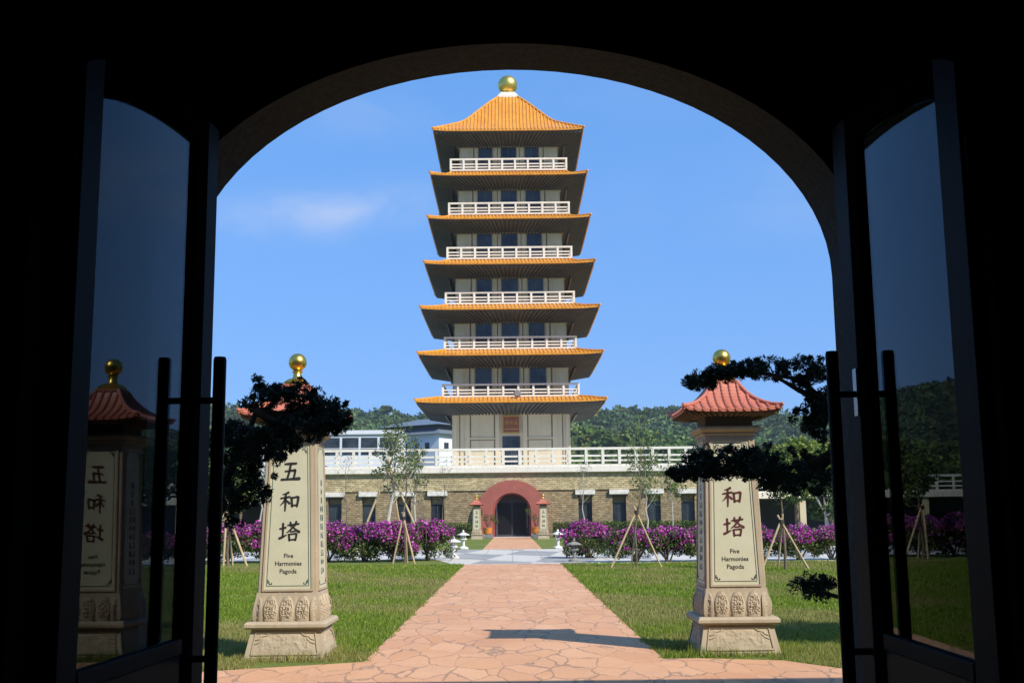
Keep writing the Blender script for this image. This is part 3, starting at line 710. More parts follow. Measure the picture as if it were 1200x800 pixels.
    f.sq([(.135, z), (.135, z+.035), (.118, z+.05), (.085, z+.075)])
    f.lathe([(.075, z+.076), (.058, z+.10), (.05, z+.15), (.066, z+.165), (.066, z+.178), (.05, z+.186)], 20)
    zc = z+.29; f.lathe([(.112*sin(a), zc-.112*cos(a)) for a in [pi*(k+.5)/16 if 0 < k < 15 else (.02 if k == 0 else pi-.02) for k in range(16)]], 28)
    f.build('finial', MAT['gold'], t, smooth=True)
    return t
GP = 'stone sign pillars with tiled caps and gold balls'
pL = make_pillar('sign_pillar', 'large near stone sign pillar left of the path, with black characters', 'black', 1, GP)
pL.location = (-2.66, 13.95, 0)
pR = make_pillar('sign_pillar', 'large near stone sign pillar right of the path, with dark red characters', 'red', -1, GP)
pR.location = (2.64, 13.95, 0)
fL = make_pillar('sign_pillar', 'small-looking far sign pillar left of the red arched doorway', 'black', 1, GP, far=True); fL.location = (-2.76, 89, 0); fL.scale = (.94,)*3
fR = make_pillar('sign_pillar', 'small-looking far sign pillar right of the red arched doorway', 'red', -1, GP, far=True); fR.location = (2.40, 88, 0); fR.scale = (.94,)*3

# ------------------------------------------------------------------ pagoda
PC = (0, 115, 0); pag = empty('pagoda', (0, 115, 0)); tag(pag, 'tall seven-storey pagoda with orange tiled roofs and a gold ball on top', 'pagoda')
EV = [(9.03, 12.67), (8.82, 17.22), (8.61, 21.69), (8.28, 26.21), (7.97, 30.81), (7.75, 35.30), (7.51, 39.86)]
RL = [None, (6.63, 13.19, 14.48), (6.45, 17.88, 19.12), (6.36, 22.36, 23.60), (6.20, 26.93, 28.17), (6.04, 31.5, 32.75), (5.87, 36.08, 37.36)]
WH = [5.60, 5.58, 5.46, 5.33, 5.20, 5.06, 4.91]
def ring(mb, h0, h1, z0, z1):      # square ring from half-width h0 (inner) to h1 (outer)
    mb.box(-h1, h1, -h1, -h0, z0, z1); mb.box(-h1, h1, h0, h1, z0, z1); mb.box(-h1, -h0, -h0, h0, z0, z1); mb.box(h0, h1, -h0, h0, z0, z1)
for i in range(7):
    ev, ez = EV[i]; w = WH[i]; sc = w/5.6
    fl = 5.93 if i == 0 else RL[i][1]
    zt_ = ez-.55
    wl_ = MB().box(-w, w, -w, w, fl-.35, zt_).build('storey_wall', MAT['cream'], pag)
    # pilasters, cornice
    for q in range(4):
        rz = q*pi/2
        R = Matrix.Rotation(rz, 4, 'Z')
        pm = MB()
        if i == 0:
            xs = [(-4.25, .22), (-1.35, .2), (1.35, .2), (4.25, .22), (-5.45, .15), (5.45, .15)]
        else:
            xs = [(-4.30*sc, .2), (-3.75*sc, .16), (-1.50*sc, .17), (-1.10*sc, .12), (1.10*sc, .12), (1.50*sc, .17), (3.75*sc, .16), (4.30*sc, .2)]
        for x_, hw_ in xs: pm.box(x_-hw_, x_+hw_, -w-.14, -w+.01, fl, zt_)
        pm.box(-w-.05, w+.05, -w-.20, -w+.02, zt_-.5, zt_-.12)
        if i == 0:
            for sx in (-1, 1):
                pm.box(sx*2.8-1.23, sx*2.8+1.23, -w-.08, -w+.01, 9.15, 9.35)
        for x_ in ((-5.0, -3.95, -1.62, 1.62, 3.95, 5.0) if i == 0 else (-4.03*sc, 4.03*sc, -1.27*sc, 1.27*sc)): MB().box(x_-.05, x_+.05, -w-.025, -w+.01, fl, zt_-.5).xf(R).build('painted_shadow_line', MAT['shadow_line'], wl_)  # thin dark strips beside the pilasters: shadow lines painted as colour
        if i == 0:
            for sx in (-1, 1): MB().box(sx*2.78-1.1, sx*2.78+1.1, -w-.025, -w+.01, 9.06, 9.14).xf(R).build('painted_shadow_line', MAT['shadow_line'], wl_)  # painted shade below the ledge over each side bay
        pm.xf(R); pm.build('pilasters', MAT['pilaster'] if i else MAT['cream'], wl_)
        if i == 0:
            if q == 0:
                d = MB().box(-.86, .86, -w-.10, -w+.02, 5.95, 9.45).build('doorway', MAT['frame_dark'], wl_)
                MB().box(-.76, -.03, -w-.115, -w-.10, 6.0, 9.35).box(.03, .76, -w-.115, -w-.10, 6.0, 9.35).build('door_glass', MAT['glass_dark'], d)
                pq = MB().box(-.85, .85, -w-.22, -w+.01, 9.72, 11.48).build('name_plaque', MAT['plaque'], wl_)
                MB().box(-.85, .85, -w-.26, -w-.22, 9.72, 9.84).box(-.85, .85, -w-.26, -w-.22, 11.36, 11.48).box(-.85, -.75, -w-.26, -w-.22, 9.84, 11.36).box(.75, .85, -w-.26, -w-.22, 9.84, 11.36).box(-.7, .7, -w-.24, -w-.22, 10.1, 10.18).build('plaque_frame', MAT['plaque_gold'], pq)
                g = MB()
                for k, nm in enumerate(('ta', 'he', 'five')): glyph(g, nm, lambda u, v, d_, k=k: (-.45+k*.45+(u-.5)*.36, -w-.222-.012*d_, 10.78+(v-.5)*.42))
                g.build('characters', MAT['plaque_gold'], pq)
            continue
        for x_, hw_ in ((-2.67*sc, .80*sc), (0, .86*sc), (2.67*sc, .80*sc)):
            z0w = fl+.05 if x_ == 0 else fl+.35
            wm = MB(); y_ = -w-.06; z1w = zt_-.55
            wm.box(x_-hw_, x_+hw_, y_, -w+.02, z0w, z1w); wm.xf(R); wn_ = wm.build('door' if x_ == 0 else 'window', MAT['frame_dark'], wl_)
            # glass panes proud of the frame back, with mullion gaps
            gm = MB(); t_ = .07
            gm.box(x_-hw_+t_, x_-.03, y_-.012, y_-.002, z0w+t_, z1w-t_); gm.box(x_+.03, x_+hw_-t_, y_-.012, y_-.002, z0w+t_, z1w-t_)
            gm.xf(R)
            g_ = gm.build('glass_panes', MAT['glass_dark'], wl_)
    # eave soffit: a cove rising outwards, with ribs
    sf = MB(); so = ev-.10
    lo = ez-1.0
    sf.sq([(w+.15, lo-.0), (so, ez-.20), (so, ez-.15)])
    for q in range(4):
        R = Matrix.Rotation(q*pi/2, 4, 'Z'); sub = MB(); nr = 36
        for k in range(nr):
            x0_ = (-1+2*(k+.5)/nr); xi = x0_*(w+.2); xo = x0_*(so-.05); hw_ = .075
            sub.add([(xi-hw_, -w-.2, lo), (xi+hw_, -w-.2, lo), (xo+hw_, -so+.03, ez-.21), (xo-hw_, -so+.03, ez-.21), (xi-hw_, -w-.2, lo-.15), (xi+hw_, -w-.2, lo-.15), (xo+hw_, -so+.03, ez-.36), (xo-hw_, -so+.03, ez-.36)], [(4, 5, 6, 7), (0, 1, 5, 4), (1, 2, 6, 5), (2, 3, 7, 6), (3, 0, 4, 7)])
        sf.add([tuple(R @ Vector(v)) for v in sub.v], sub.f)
    # roof skirt
    if i < 6:
        z1 = RL[i+1][1]; pr_ = interp_prof([(ev, ez-.12), (ev-.8, ez+.10), (ev-1.6, ez+.33), (RL[i+1][0]-.25, z1)], 9)
    else:
        pr_ = interp_prof([(ev, ez-.05), (6.0, 40.72), (4.48, 41.75), (3.02, 43.45), (1.9, 44.75), (.93, 45.75)], 16)
    rm = MB(); hip_roof(rm, 0, 0, pr_, 46 if i < 6 else 42, .10, lift=.14, liftpow=8, lip=.14)
    rf = rm.build('tiled_roof' , MAT['tile_orange'], pag, recalc=False)
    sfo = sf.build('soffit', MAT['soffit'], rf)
    for sx in (-1, 1):
        for sy in (-1, 1):
            hr = MB(); hip_ridges(hr, 0, 0, pr_, .13, .14, only=(sx, sy)); hr.build('hip_ridge', MAT['tile_orange'], rf, smooth=True)
    for sx in (-1, 1): MB().box(sx*(w+.75)-.08, sx*(w+.75)+.08, -w-.6, w+.6, lo-.25, lo-.0).build('eave_beam', MAT['frame_dark'], sfo)
    # balustrade round the next storey's balcony
    if i > 0:
        h, z0, z1 = RL[i]
        b = MB(); ring(b, h-.14, h+.02, z0, z0+.16); ring(b, h-.16, h+.04, z1-.16, z1)
        ring(b, h-.10, h-.03, z0+.34, z0+.46); ring(b, h-.10, h-.03, z0+.64, z0+.76)
        b.box(-h+.15, h-.15, -h+.15, h-.15, z0-.1, z0+.02)
        bo = b.build('balustrade', MAT['balus'], pag)
        nb = 9
        pm = MB().box(-.10, .10, -.09, .09, z0+.16, z1-.16).build('post', MAT['balus'], bo)
        pm.location = (-h+.06, -h+.06, 0)
        for q in range(4):
            for k in range(nb):
                if q == 0 and k == 0: continue
                c = pm.copy(); COL.objects.link(c); c.parent = bo
                p = Matrix.Rotation(q*pi/2, 4, 'Z') @ Vector((-h+.06+(2*h-.12)*k/nb, -h+.06, 0)); c.location = p; c.rotation_euler = (0, 0, q*pi/2)
fl_ = MB().lathe([(.0, -.28), (.30, -.28), (.36, -.1), (.36, .1), (.28, .22), (0, .22)], 20); fl_.xf(Matrix.Rotation(pi/2, 4, 'X')); o = fl_.build('floodlight', MAT['planter'], pag, smooth=True); o.location = (.62, -8.0, 13.35)
MB().sq([(1.12, 45.6), (1.12, 45.85), (.98, 45.9), (.98, 46.08), (.80, 46.14), (.80, 46.34)]).build('finial_base', MAT['balus'], pag, bevel=.02)
R_ = 1.04
o = MB().lathe([(.75, 46.34), (.62, 46.42)]+[(R_*sin(a), 47.38-R_*cos(a)) for a in [.55+(pi-.56)*k/22 for k in range(23)]], 48).build('gold_ball', MAT['gold_big'], pag, smooth=True)

# ------------------------------------------------------------------ podium
pod = empty('podium', (0, 97, 0)); tag(pod, 'honey stone brick podium under the pagoda with a white balustraded terrace', 'building')
XW = 20.5
wx = [(-15.1), (-12.2), (-9.2), (-6.35), 6.25, 9.15, 12.1, 15.0, -18.0, 17.9]
wx = sorted(wx); WZ0, WZ1, WW = .9, 3.55, .58
mb = MB()
# wall with real window openings: piers and bands
edges = [-XW]
for x_ in wx: edges += [x_-WW, x_+WW]
edges.append(XW)
for a, b in zip(edges[0::2], edges[1::2]):
    if a < -2 < b:   # the bay with the portal
        mb.box(a, -2.2, 97, 97.6, 0, 3.95); mb.box(2.2, b, 97, 97.6, 0, 3.95); mb.box(-2.2, 2.2, 97, 97.6, 3.8, 3.95)
    else: mb.box(a, b, 97, 97.6, 0, 3.95)
for x_ in wx: mb.box(x_-WW, x_+WW, 97, 97.6, 0, WZ0); mb.box(x_-WW, x_+WW, 97, 97.6, WZ1, 3.95)
mb.box(-XW, -XW+.5, 97.6, 134, 0, 3.95); mb.box(XW-.5, XW, 97.6, 134, 0, 3.95)
O = (0, 97, 0)
part(mb, 'brick_wall', MAT['brick'], pod, O)
part(MB().box(-XW-.08, XW+.08, 96.90, 134, 3.95, 5.42), 'upper_band', MAT['brick_up'], pod, O)
part(MB().box(-XW-.35, XW+.35, 96.55, 134.3, 5.47, 5.93).box(-XW-.18, XW+.18, 96.72, 134.2, 5.42, 5.47), 'terrace_slab', MAT['balus'], pod, O)
part(MB().box(-XW+.6, XW-.6, 98.6, 133, 0, 3.9), 'core', MAT['interior'], pod, O)
bal = MB()
for (z0, z1, d0, d1) in ((5.93, 6.10, 0, .18), (7.33, 7.53, -.03, .21), (6.34, 6.48, .05, .13), (6.74, 6.90, .05, .13)):
    bal.box(-XW-.2, XW+.2, 96.62+d0, 96.62+d1, z0, z1)
    for sx in (-1, 1): bal.box(sx*(XW+.1)-d1+.09, sx*(XW+.1)-d0+.09, 96.62+d1, 134, z0, z1)
bo = part(bal, 'balustrade', MAT['balus'], pod, O)
pm = MB().box(-.12, .12, -.02, .20, 6.10, 7.33).build('post', MAT['balus'], bo); pm.location = (-XW-.1, -.38, 0)
nb = 29
for k in range(1, nb+1):
    c = pm.copy(); COL.objects.link(c); c.parent = bo; c.location = (-XW-.1+(2*XW+.2)*k/nb, -.38, 0)
for sx in (-1, 1):
    for k in range(1, 26):
        c = pm.copy(); COL.objects.link(c); c.parent = bo; c.location = (sx*(XW+.1), -.38+1.45*k, 0); c.rotation_euler = (0, 0, pi/2)
for x_ in wx:
    w_ = part(MB().box(x_-WW+.01, x_+WW-.01, 97.42, 97.5, WZ0, WZ1-.01), 'window', MAT['frame_dark'], pod, O)
    part(MB().box(x_-WW+.08, x_-.04, 97.40, 97.418, WZ0+.08, WZ1-.75).box(x_+.04, x_+WW-.08, 97.40, 97.418, WZ0+.08, WZ1-.75), 'window_pane', MAT['glass_dark'], w_, O)
    part(MB().box(x_-WW+.06, x_+WW-.06, 97.40, 97.418, WZ1-.68, WZ1-.07), 'blind', MAT['brick'], w_, O)
    part(MB().box(x_-.84, x_+.84, 96.72, 97.04, 3.56, 3.94).box(x_-.80, x_+.80, 96.80, 97.0, 3.50, 3.56), 'lintel', MAT['lintel'], pod, O)
# portal
def archring(mb, a0, b0, a1, b1, z0, y0, y1, n=36, skirt=0):
    P0 = [(a0, skirt)]+arch(a0, b0, z0, n)+[(-a0, skirt)]; P1 = [(a1, skirt)]+arch(a1, b1, z0, n)+[(-a1, skirt)]; k = len(P0)
    vs = [(x_, y0, z) for x_, z in P0]+[(x_, y0, z) for x_, z in P1]+[(x_, y1, z) for x_, z in P0]+[(x_, y1, z) for x_, z in P1]
    fs = []
    for j in range(k-1): fs += [(j, j+1, k+j+1, k+j), (2*k+j, 3*k+j, 3*k+j+1, 2*k+j+1), (j, 2*k+j, 2*k+j+1, j+1), (k+j, k+j+1, 3*k+j+1, 3*k+j)]
    return mb.add(vs, fs)
part(archring(MB(), 1.62, 1.62, 2.95, 2.70, 2.1, 96.2, 97.3), 'portal', MAT['portal'], pod, O, smooth=True)
part(archring(MB(), 1.45, 1.47, 1.619, 1.622, 2.1, 96.45, 97.9), 'portal_reveal', MAT['portal_dark'], pod, O, smooth=True)
dr = MB(); 
pl = arch(1.44, 1.46, 2.1, 24); dr.prism([(1.44, 0)]+pl+[(-1.44, 0)], 97.62, 97.66)
d = part(dr, 'door', MAT['frame_dark'], pod, O)
for sx in (-1, 1):
    part(MB().box(min(sx*.06, sx*1.22), max(sx*.06, sx*1.22), 97.60, 97.618, .25, 2.9), 'door_glass', MAT['door_black'], d, O)
    part(MB().tube([(sx*1.28, 97.0, .8), (sx*1.28, 97.0, 2.1)], .04, 8), 'handle', MAT['steel'], d, O)
part(MB().box(-1.36, -1.28, 97.50, 97.60, .0, 3.1), 'door_edge', MAT['steel'], d, O)
part(MB().box(-1.8, 1.8, 96.2, 97.6, .0, .06), 'threshold', MAT['kerb'], pod, O)

# covered galleries on both sides of the podium
def gallery(sx):
    g = empty('gallery', (sx*42, 104, 0)); tag(g, 'low colonnaded gallery with white parapet, %s of the podium' % ('right' if sx > 0 else 'left'), 'gallery', 'galleries beside the podium')
    x0, x1 = 21.6, 62
    def B(mb, a, b, y0, y1, z0, z1):
        A, Bb = sorted((sx*a-sx*42, sx*b-sx*42)); mb.box(A, Bb, y0-104, y1-104, z0, z1); return mb
    B(MB(), x0, x1, 103.6, 112, 3.15, 3.65).build('roof_slab', MAT['balus'], g)
    b = MB(); B(b, x0, x1, 103.75, 103.9, 4.95, 5.15); B(b, x0, x1, 103.8, 103.87, 4.05, 4.18); B(b, x0, x1, 103.8, 103.87, 4.45, 4.58); B(b, x0, x1, 103.72, 103.9, 3.65, 3.8)
    b.build('balustrade', MAT['balus'], g)
    for k in range(28):
        B(MB(), x0+.1+k*1.48, x0+.32+k*1.48, 103.74, 103.88, 3.8, 4.95).build('post', MAT['balus'], g)
    for k in range(9):
        B(MB(), 21.7+k*4.55, 22.25+k*4.55, 103.8, 104.35, 0, 3.15).build('column', MAT['cream'], g)
    B(MB(), x0, x1, 111.2, 111.5, 0, 3.14).build('back_wall', MAT['frame_dark'], g)
    return g
gallery(-1); gallery(1)

# ------------------------------------------------------------------ white buildings beyond
b1 = empty('white_building', (-24, 176, 0)); tag(b1, 'long flat-roofed white building with wide windows behind the terrace', 'building')
bm_ = MB().box(-14, 7, -5, 5, 0, 14.4).build('wall', MAT['white_wall'], b1)
MB().box(-14.3, 7.3, -5.3, 5.3, 14.4, 15.0).build('roof_edge', MAT['white_wall'], b1)
for k in range(7):
    x_ = -13+k*2.85
    f_ = MB().box(x_, x_+2.45, -5.06, -4.99, 11.3, 13.9).build('window', MAT['glass_dark'], b1)
    MB().box(x_-.05, x_+2.5, -5.1, -5.06, 12.2, 12.32).build('window_bar', MAT['white_wall'], f_)
b2 = empty('white_hall', (-14.8, 194, 0), rad(-34)); tag(b2, 'white hall with a grey two-tiered hipped roof behind the terrace', 'building')
MB().box(-7.0, 6.2, -4.2, 6, 0, 15.6).build('wall', MAT['white_wall'], b2)
MB().add([(-7.9, -5, 15.6), (7, -5, 15.6), (7, 7, 15.6), (-7.9, 7, 15.6), (-6.3, -3.6, 16.4), (5.6, -3.6, 16.4), (5.6, 5.4, 16.4), (-6.3, 5.4, 16.4)], [(0, 1, 5, 4), (1, 2, 6, 5), (2, 3, 7, 6), (3, 0, 4, 7), (4, 5, 6, 7), (3, 2, 1, 0)]).build('lower_roof', MAT['grey_roof'], b2)
MB().box(-6.1, 5.4, -3.4, 5.2, 16.4, 17.2).build('clerestory', MAT['frame_dark'], b2)
MB().add([(-7.2, -4.4, 17.2), (6.5, -4.4, 17.2), (6.5, 6.2, 17.2), (-7.2, 6.2, 17.2), (-2.2, .9, 18.7), (1.6, .9, 18.7)], [(0, 1, 5, 4), (1, 2, 5), (2, 3, 4, 5), (3, 0, 4), (3, 2, 1, 0)]).build('upper_roof', MAT['grey_roof'], b2)
for q, (a, b) in enumerate([(-5.5, -4.6), (-3.3, -2.4), (-1.1, -.2), (1.1, 2.0), (3.3, 4.2)]):
    MB().box(a, b, -4.26, -4.19, 12.8, 14.2).build('window', MAT['glass_dark'], b2)
for a, b in ((-2.8, -1.6), (0, 1.2), (2.8, 4.0)):
    MB().box(6.19, 6.26, a, b, 12.8, 14.2).build('window', MAT['glass_dark'], b2)

# ------------------------------------------------------------------ hills with forest
rh = np.random.default_rng(11)
def hz(x, y):
    far = 66*(1.045-.0006*x)*np.exp(-((y-800)/210)**2)*(1+.05*np.sin(x/61.)+.035*np.sin(x/23.+1.3)+.03*np.sin(x/151.+.4))
    near = 24*np.exp(-((y-420)/110)**2)*(1+.09*np.sin(x/47.+2)+.06*np.sin(x/17.))
    return np.maximum(0, far+near-1.5)
gx = np.linspace(-900, 900, 121); gy = np.linspace(230, 1300, 60)
vs = [(float(a), float(b), float(hz(a, b)-1.0 if hz(a, b) > 1 else -.6)) for b in gy for a in gx]
fs = [(j*121+i, j*121+i+1, (j+1)*121+i+1, (j+1)*121+i) for j in range(59) for i in range(120)]
o = MB().add(vs, fs).build('hill', MAT['hill'], smooth=True); o['kind'] = 'structure'
def forest(name, label, n, yr, xr, size, cols, jit, per=64, lw=1.5):
    y_ = rh.uniform(*yr, n); x_ = rh.uniform(-1, 1, n)*(y_*xr); z_ = hz(x_, y_)
    s_ = rh.uniform(.45, 1.0, n)**1.0*size*rh.choice([.8, 1.0, 1.0, 1.35], n)*1.05; tall = rh.uniform(.6, 1.15, n)
    u = randunit(rh, n*per); u[:, 2] = np.abs(u[:, 2])*1.05-.18
    S_ = np.repeat(s_, per)[:, None]; P = np.repeat(np.stack([x_, y_, z_+s_*.7], 1), per, 0)+u*S_*np.stack([np.ones(n*per), np.ones(n*per), np.repeat(tall, per)], 1)*rh.uniform(.75, 1.08, (n*per, 1))
    V = leafquads(rh, P, lw*1.5, .85)
    base = tints(rh, n, cols, jit)*(1+.45*np.sin(x_/31.+2*np.sin(y_/40.))*np.cos(x_/13.+y_/27.))[:, None]; T = np.repeat(base, per, 0)*rh.uniform(.7, 1.3, (n*per, 1))
    tag(soup(name, V, T, MAT['forest']), label, 'forest', kind='stuff')
forest('far_forest', 'dark green woodland covering the far hill ridge', 5200, (560, 850), .50, 6.2, [(.055, .10, .035), (.075, .125, .035), (.045, .085, .034), (.10, .145, .045)], .25, 60, 2.0)
forest('near_forest', 'lighter yellow-green woodland on the lower slope behind the pagoda', 2600, (300, 450), .52, 3.9, [(.10, .155, .035), (.075, .125, .035), (.15, .19, .055), (.055, .10, .03)], .25, 60, 1.25)
# a few emergent trees on the ridge
def small_tree(loc, h, r, cols, label, name='tree', group=None, per=900, lw=1.4, cl=9, bark='bark', flat=.8, seed=0, tr=None):
    r_ = np.random.default_rng(seed+int(abs(loc[0])*7)+int(loc[1])); t = empty(name, loc); tag(t, label, 'tree', group)
    tr = tr or h*.03
    tm = MB(); top = Vector((r_.uniform(-.1, .1)*h, r_.uniform(-.05, .05)*h, h*.62)); tm.tube([(0, 0, -.1), (top.x*.4, top.y*.4, h*.3), top], [tr, tr*.75, tr*.4], 7)
    cen = []
    for k in range(cl):
        a = 2*pi*k/cl+r_.uniform(-.4, .4); rr_ = r*r_.uniform(.2, .75); zc = h*.6+r_.uniform(-.12, .35)*h
        c_ = (cos(a)*rr_, sin(a)*rr_, zc); cen.append(c_); tm.tube([tuple(top*.7), tuple(Vector(c_)*.6+top*.3), c_], [tr*.4, tr*.25, tr*.1], 5)
    tm.build('trunk', MAT[bark], t, smooth=True)
    cen = np.array(cen+[(top.x, top.y, h*.9)]); P = clumps(r_, cen, np.full(len(cen), r*.42), per//len(cen), flat)
    soup('crown', leafquads(r_, P, lw, .6), tints(r_, len(P), cols), MAT['leaf'], t); return t
GC = [(.045, .085, .02), (.03, .06, .016), (.075, .12, .028)]
small_tree((-88, 790, hz(-88, 790)-2), 17, 6.5, GC, 'tallest round tree standing up from the left ridge of the hill', group='trees on the ridge', lw=2.2)
small_tree((-80, 795, hz(-80, 795)-2), 13, 5, GC, 'shorter tree on the ridge, beside the tallest one', group='trees on the ridge', lw=2.2)

# ------------------------------------------------------------------ bougainvillea bushes
def bush(loc, w, dpt, h, seed, label, group, bloom=1.0, stems=False, under=.0):
    r_ = np.random.default_rng(seed); bloom *= r_.uniform(.75, 1.1); t = empty('bougainvillea_bush', loc); tag(t, label, 'bush', group)
    sm = MB()
    for k in range(7):
        a = r_.uniform(0, 2*pi); rr_ = r_.uniform(.2, .8)
        sm.tube([(r_.uniform(-.08, .08), r_.uniform(-.08, .08), -.02), (cos(a)*rr_*w*.18, sin(a)*rr_*dpt*.18, h*.3), (cos(a)*rr_*w*.42, sin(a)*rr_*dpt*.42, h*.75)], [.035, .025, .012], 5)
    sm.build('stems', MAT['bark'], t)
    nc = 34
    u = randunit(r_, nc); u[:, 2] = np.abs(u[:, 2]); cz = under+(h-under)*.5
    cen = u*np.array([[w*.42, dpt*.42, (h-under)*.40]])*r_.uniform(.55, 1.0, (nc, 1))+np.array([[0, 0, cz-.05*h]])
    cen2 = np.stack([r_.uniform(-.4, .4, 16)*w, r_.uniform(-.4, .4, 16)*dpt, under+r_.uniform(.12, .45, 16)*(h-under)], 1); cen = np.concatenate([cen, cen2])
    rads = r_.uniform(.16, .30, len(cen))
    P = clumps(r_, cen, rads*1.16, 120); P[:, 2] = np.clip(P[:, 2], .04, h*1.12)
    soup('foliage', leafquads(r_, P, .095, .6), tints(r_, len(P), [(.05, .085, .018), (.085, .13, .03), (.035, .06, .015), (.16, .21, .05), (.10, .075, .03)], .3), MAT['leaf'], t)
    zc = cen[:, 2]/h
    pr_ = np.clip((zc-(.30 if stems else .12))*1.7, .08, 1)*bloom
    keep = r_.uniform(0, 1, len(cen)) < pr_
    if keep.sum() < 3: keep[:3] = True
    ce = cen[keep]; Pb = clumps(r_, ce, rads[keep]*1.28, 130); vv = Pb-np.repeat(ce, 130, 0); Pb = Pb[(vv[:, 2] > -.06)]; Pb[:, 2] = np.clip(Pb[:, 2], .06, h*1.2)
    soup('blossom', leafquads(r_, Pb, .085, .8), tints(r_, len(Pb), [(.54, .055, .38), (.66, .09, .48), (.38, .03, .28), (.74, .24, .58)], .25), MAT['petal'], t)
    return t
ORD = ['first', 'second', 'third', 'fourth', 'fifth', 'sixth', 'seventh', 'eighth', 'ninth', 'tenth', 'eleventh', 'twelfth', 'thirteenth', 'fourteenth']
rb = random.Random(2)
x_ = -3.35
GL = 'bougainvillea bushes left of the path'; GR = 'bougainvillea bushes right of the path'
for k in range(13):
    w = rb.uniform(1.7, 2.2) if k else 1.9
    yy = 44.2+rb.uniform(-.2, .3)+(.0 if k else .5)
    bush((x_, yy, 0), w*1.25, 2.1, 1.62+.02*k+rb.uniform(-.06, .06), 30+k, 'dense magenta bougainvillea bush, %s from the path in the left-hand row' % ORD[k], GL, 1.15, under=.05)
    x_ -= w*.66
x_ = 3.2
for k in range(14):
    w = rb.uniform(1.35, 1.8); yy = (45.5 if k == 0 else 41.2)+rb.uniform(-.2, .2)
    bush((x_ if k else 3.0, yy, 0), w*1.35, 1.6, (1.45 if k == 0 else 1.18)+rb.uniform(-.06, .05), 60+k, ('tall drooping magenta bougainvillea bush nearest the path in the right-hand row' if k == 0 else 'twiggy bougainvillea bush with magenta top, %s from the path in the right-hand row' % ORD[k]), GR, 1.0 if k else 1.3, stems=bool(k), under=.26 if k else .02)
    x_ += w*.70
# clipped green hedge along the podium
def hedge(x0, x1, label):
    r_ = np.random.default_rng(int(abs(x0)*10)); t = empty('hedge', ((x0+x1)/2, 95.6, 0)); tag(t, label, 'hedge', 'clipped hedges at the foot of the podium')
    L = abs(x1-x0); n_ = int(L*900); P = np.stack([r_.uniform(-L/2, L/2, n_), r_.uniform(-.5, .5, n_), r_.uniform(.05, 1.25, n_)+.05*np.sin(np.arange(n_))], 1)
    soup('foliage', leafquads(r_, P, .13, .7), tints(r_, n_, [(.07, .12, .02), (.12, .18, .035), (.05, .09, .018)], .3), MAT['leaf'], t)
    MB().box(-L/2+.2, L/2-.2, -.3, .3, 0, .9).build('branch_core', MAT['bark_dark'], t)
hedge(-20, -3.4, 'low clipped green hedge at the podium foot, left of the red doorway'); hedge(3.4, 20, 'low clipped green hedge at the podium foot, right of the red doorway')

# ------------------------------------------------------------------ saplings and stakes
def sapling(loc, h, seed, label, trunk_r=.05, leafn=500, lw=.11, cols=None, bark='bark', spread=.35, nb=6, clear=.45, lean=(0, 0), group='young trees on the lawns', rad_=.28, twig=3):
    r_ = np.random.default_rng(seed); t = empty('young_tree', loc); tag(t, label, 'tree', group)
    cols = cols or [(.10, .15, .035), (.07, .11, .025), (.15, .19, .05)]
    tm = MB(); n_ = 7; pts = [Vector((lean[0]*h*(i/n_)**1.3+r_.normal()*.012*h*(i > 0), lean[1]*h*(i/n_)+r_.normal()*.012*h*(i > 0), h*.92*i/n_)) for i in range(n_+1)]; pts[0].z = -.05
    tm.tube(pts, [trunk_r*(1-.78*i/n_) for i in range(n_+1)], 7)
    tips = [tuple(pts[-1])]
    for k in range(nb):
        f = clear+(1-clear)*(k+.3)/nb*.95; i = min(int(f*n_), n_-1); p0 = pts[i].lerp(pts[i+1], f*n_-i); a = k*2.4+r_.uniform(-.5, .5); L = h*spread*(1.15-f*.6)*r_.uniform(.6, 1.1)
        d = Vector((cos(a), sin(a), r_.uniform(.5, 1.4))).normalized(); p1 = p0+d*L*.55+Vector((0, 0, .03*h)); p2 = p0+d*L+Vector((0, 0, .10*h))
        rb_ = trunk_r*.42*(1.2-f); tm.tube([p0, p1, p2], [rb_, rb_*.7, rb_*.35], 5); tips += [tuple(p2), tuple(p1)]
        for j in range(twig):
            q0 = p0.lerp(p2, r_.uniform(.35, 1)); dd = Vector(tuple(r_.normal(size=3))); dd.z = abs(dd.z)*1.2; dd.normalize(); q1 = q0+dd*L*.38
            tm.tube([q0, q1], [rb_*.4, rb_*.15], 4); tips.append(tuple(q1))
    tm.build('trunk', MAT[bark], t, smooth=True)
    cen = np.array(tips); per = max(1, leafn//len(cen)); P = clumps(r_, cen, r_.uniform(.4, 1.1, len(cen))*rad_, per)
    soup('crown', leafquads(r_, P, lw, .5), tints(r_, len(P), cols, .3), MAT['leaf'], t); return t
def stakes(loc, feet, apex, label, r=.032, over=.22):
    t = empty('support_stakes', loc); tag(t, label, 'tree stakes', 'bamboo stakes propping young trees')
    for k, (fx, fy) in enumerate(feet):
        a = Vector((fx, fy, -.03)); b = Vector(apex)+Vector(((k-1)*.03, .02*k, 0)); d = (b-a).normalized()
        MB().tube([a, b+d*over], r, 7).build('pole', MAT['stake'], t, smooth=True)
    mb = MB().tube([Vector(apex)+Vector((0, 0, -.06)), Vector(apex)+Vector((0, 0, .06))], .075, 8).build('tie', MAT['bark_dark'], t)
    return t
# left foreground sapling with tripod
sapling((-3.95, 42.0, 0), 4.3, 3, 'slender sparse young tree in front of the left bougainvillea, propped by three stakes', .045, 260, .10, spread=.28, nb=6, clear=.5, lean=(.02, 0), rad_=.22)
stakes((-3.95, 42, 0), [(-.45, .1), (.40, -.3), (.05, .55)], (-.05, 0, 1.65), 'tripod of bamboo stakes in front of the left bougainvillea')
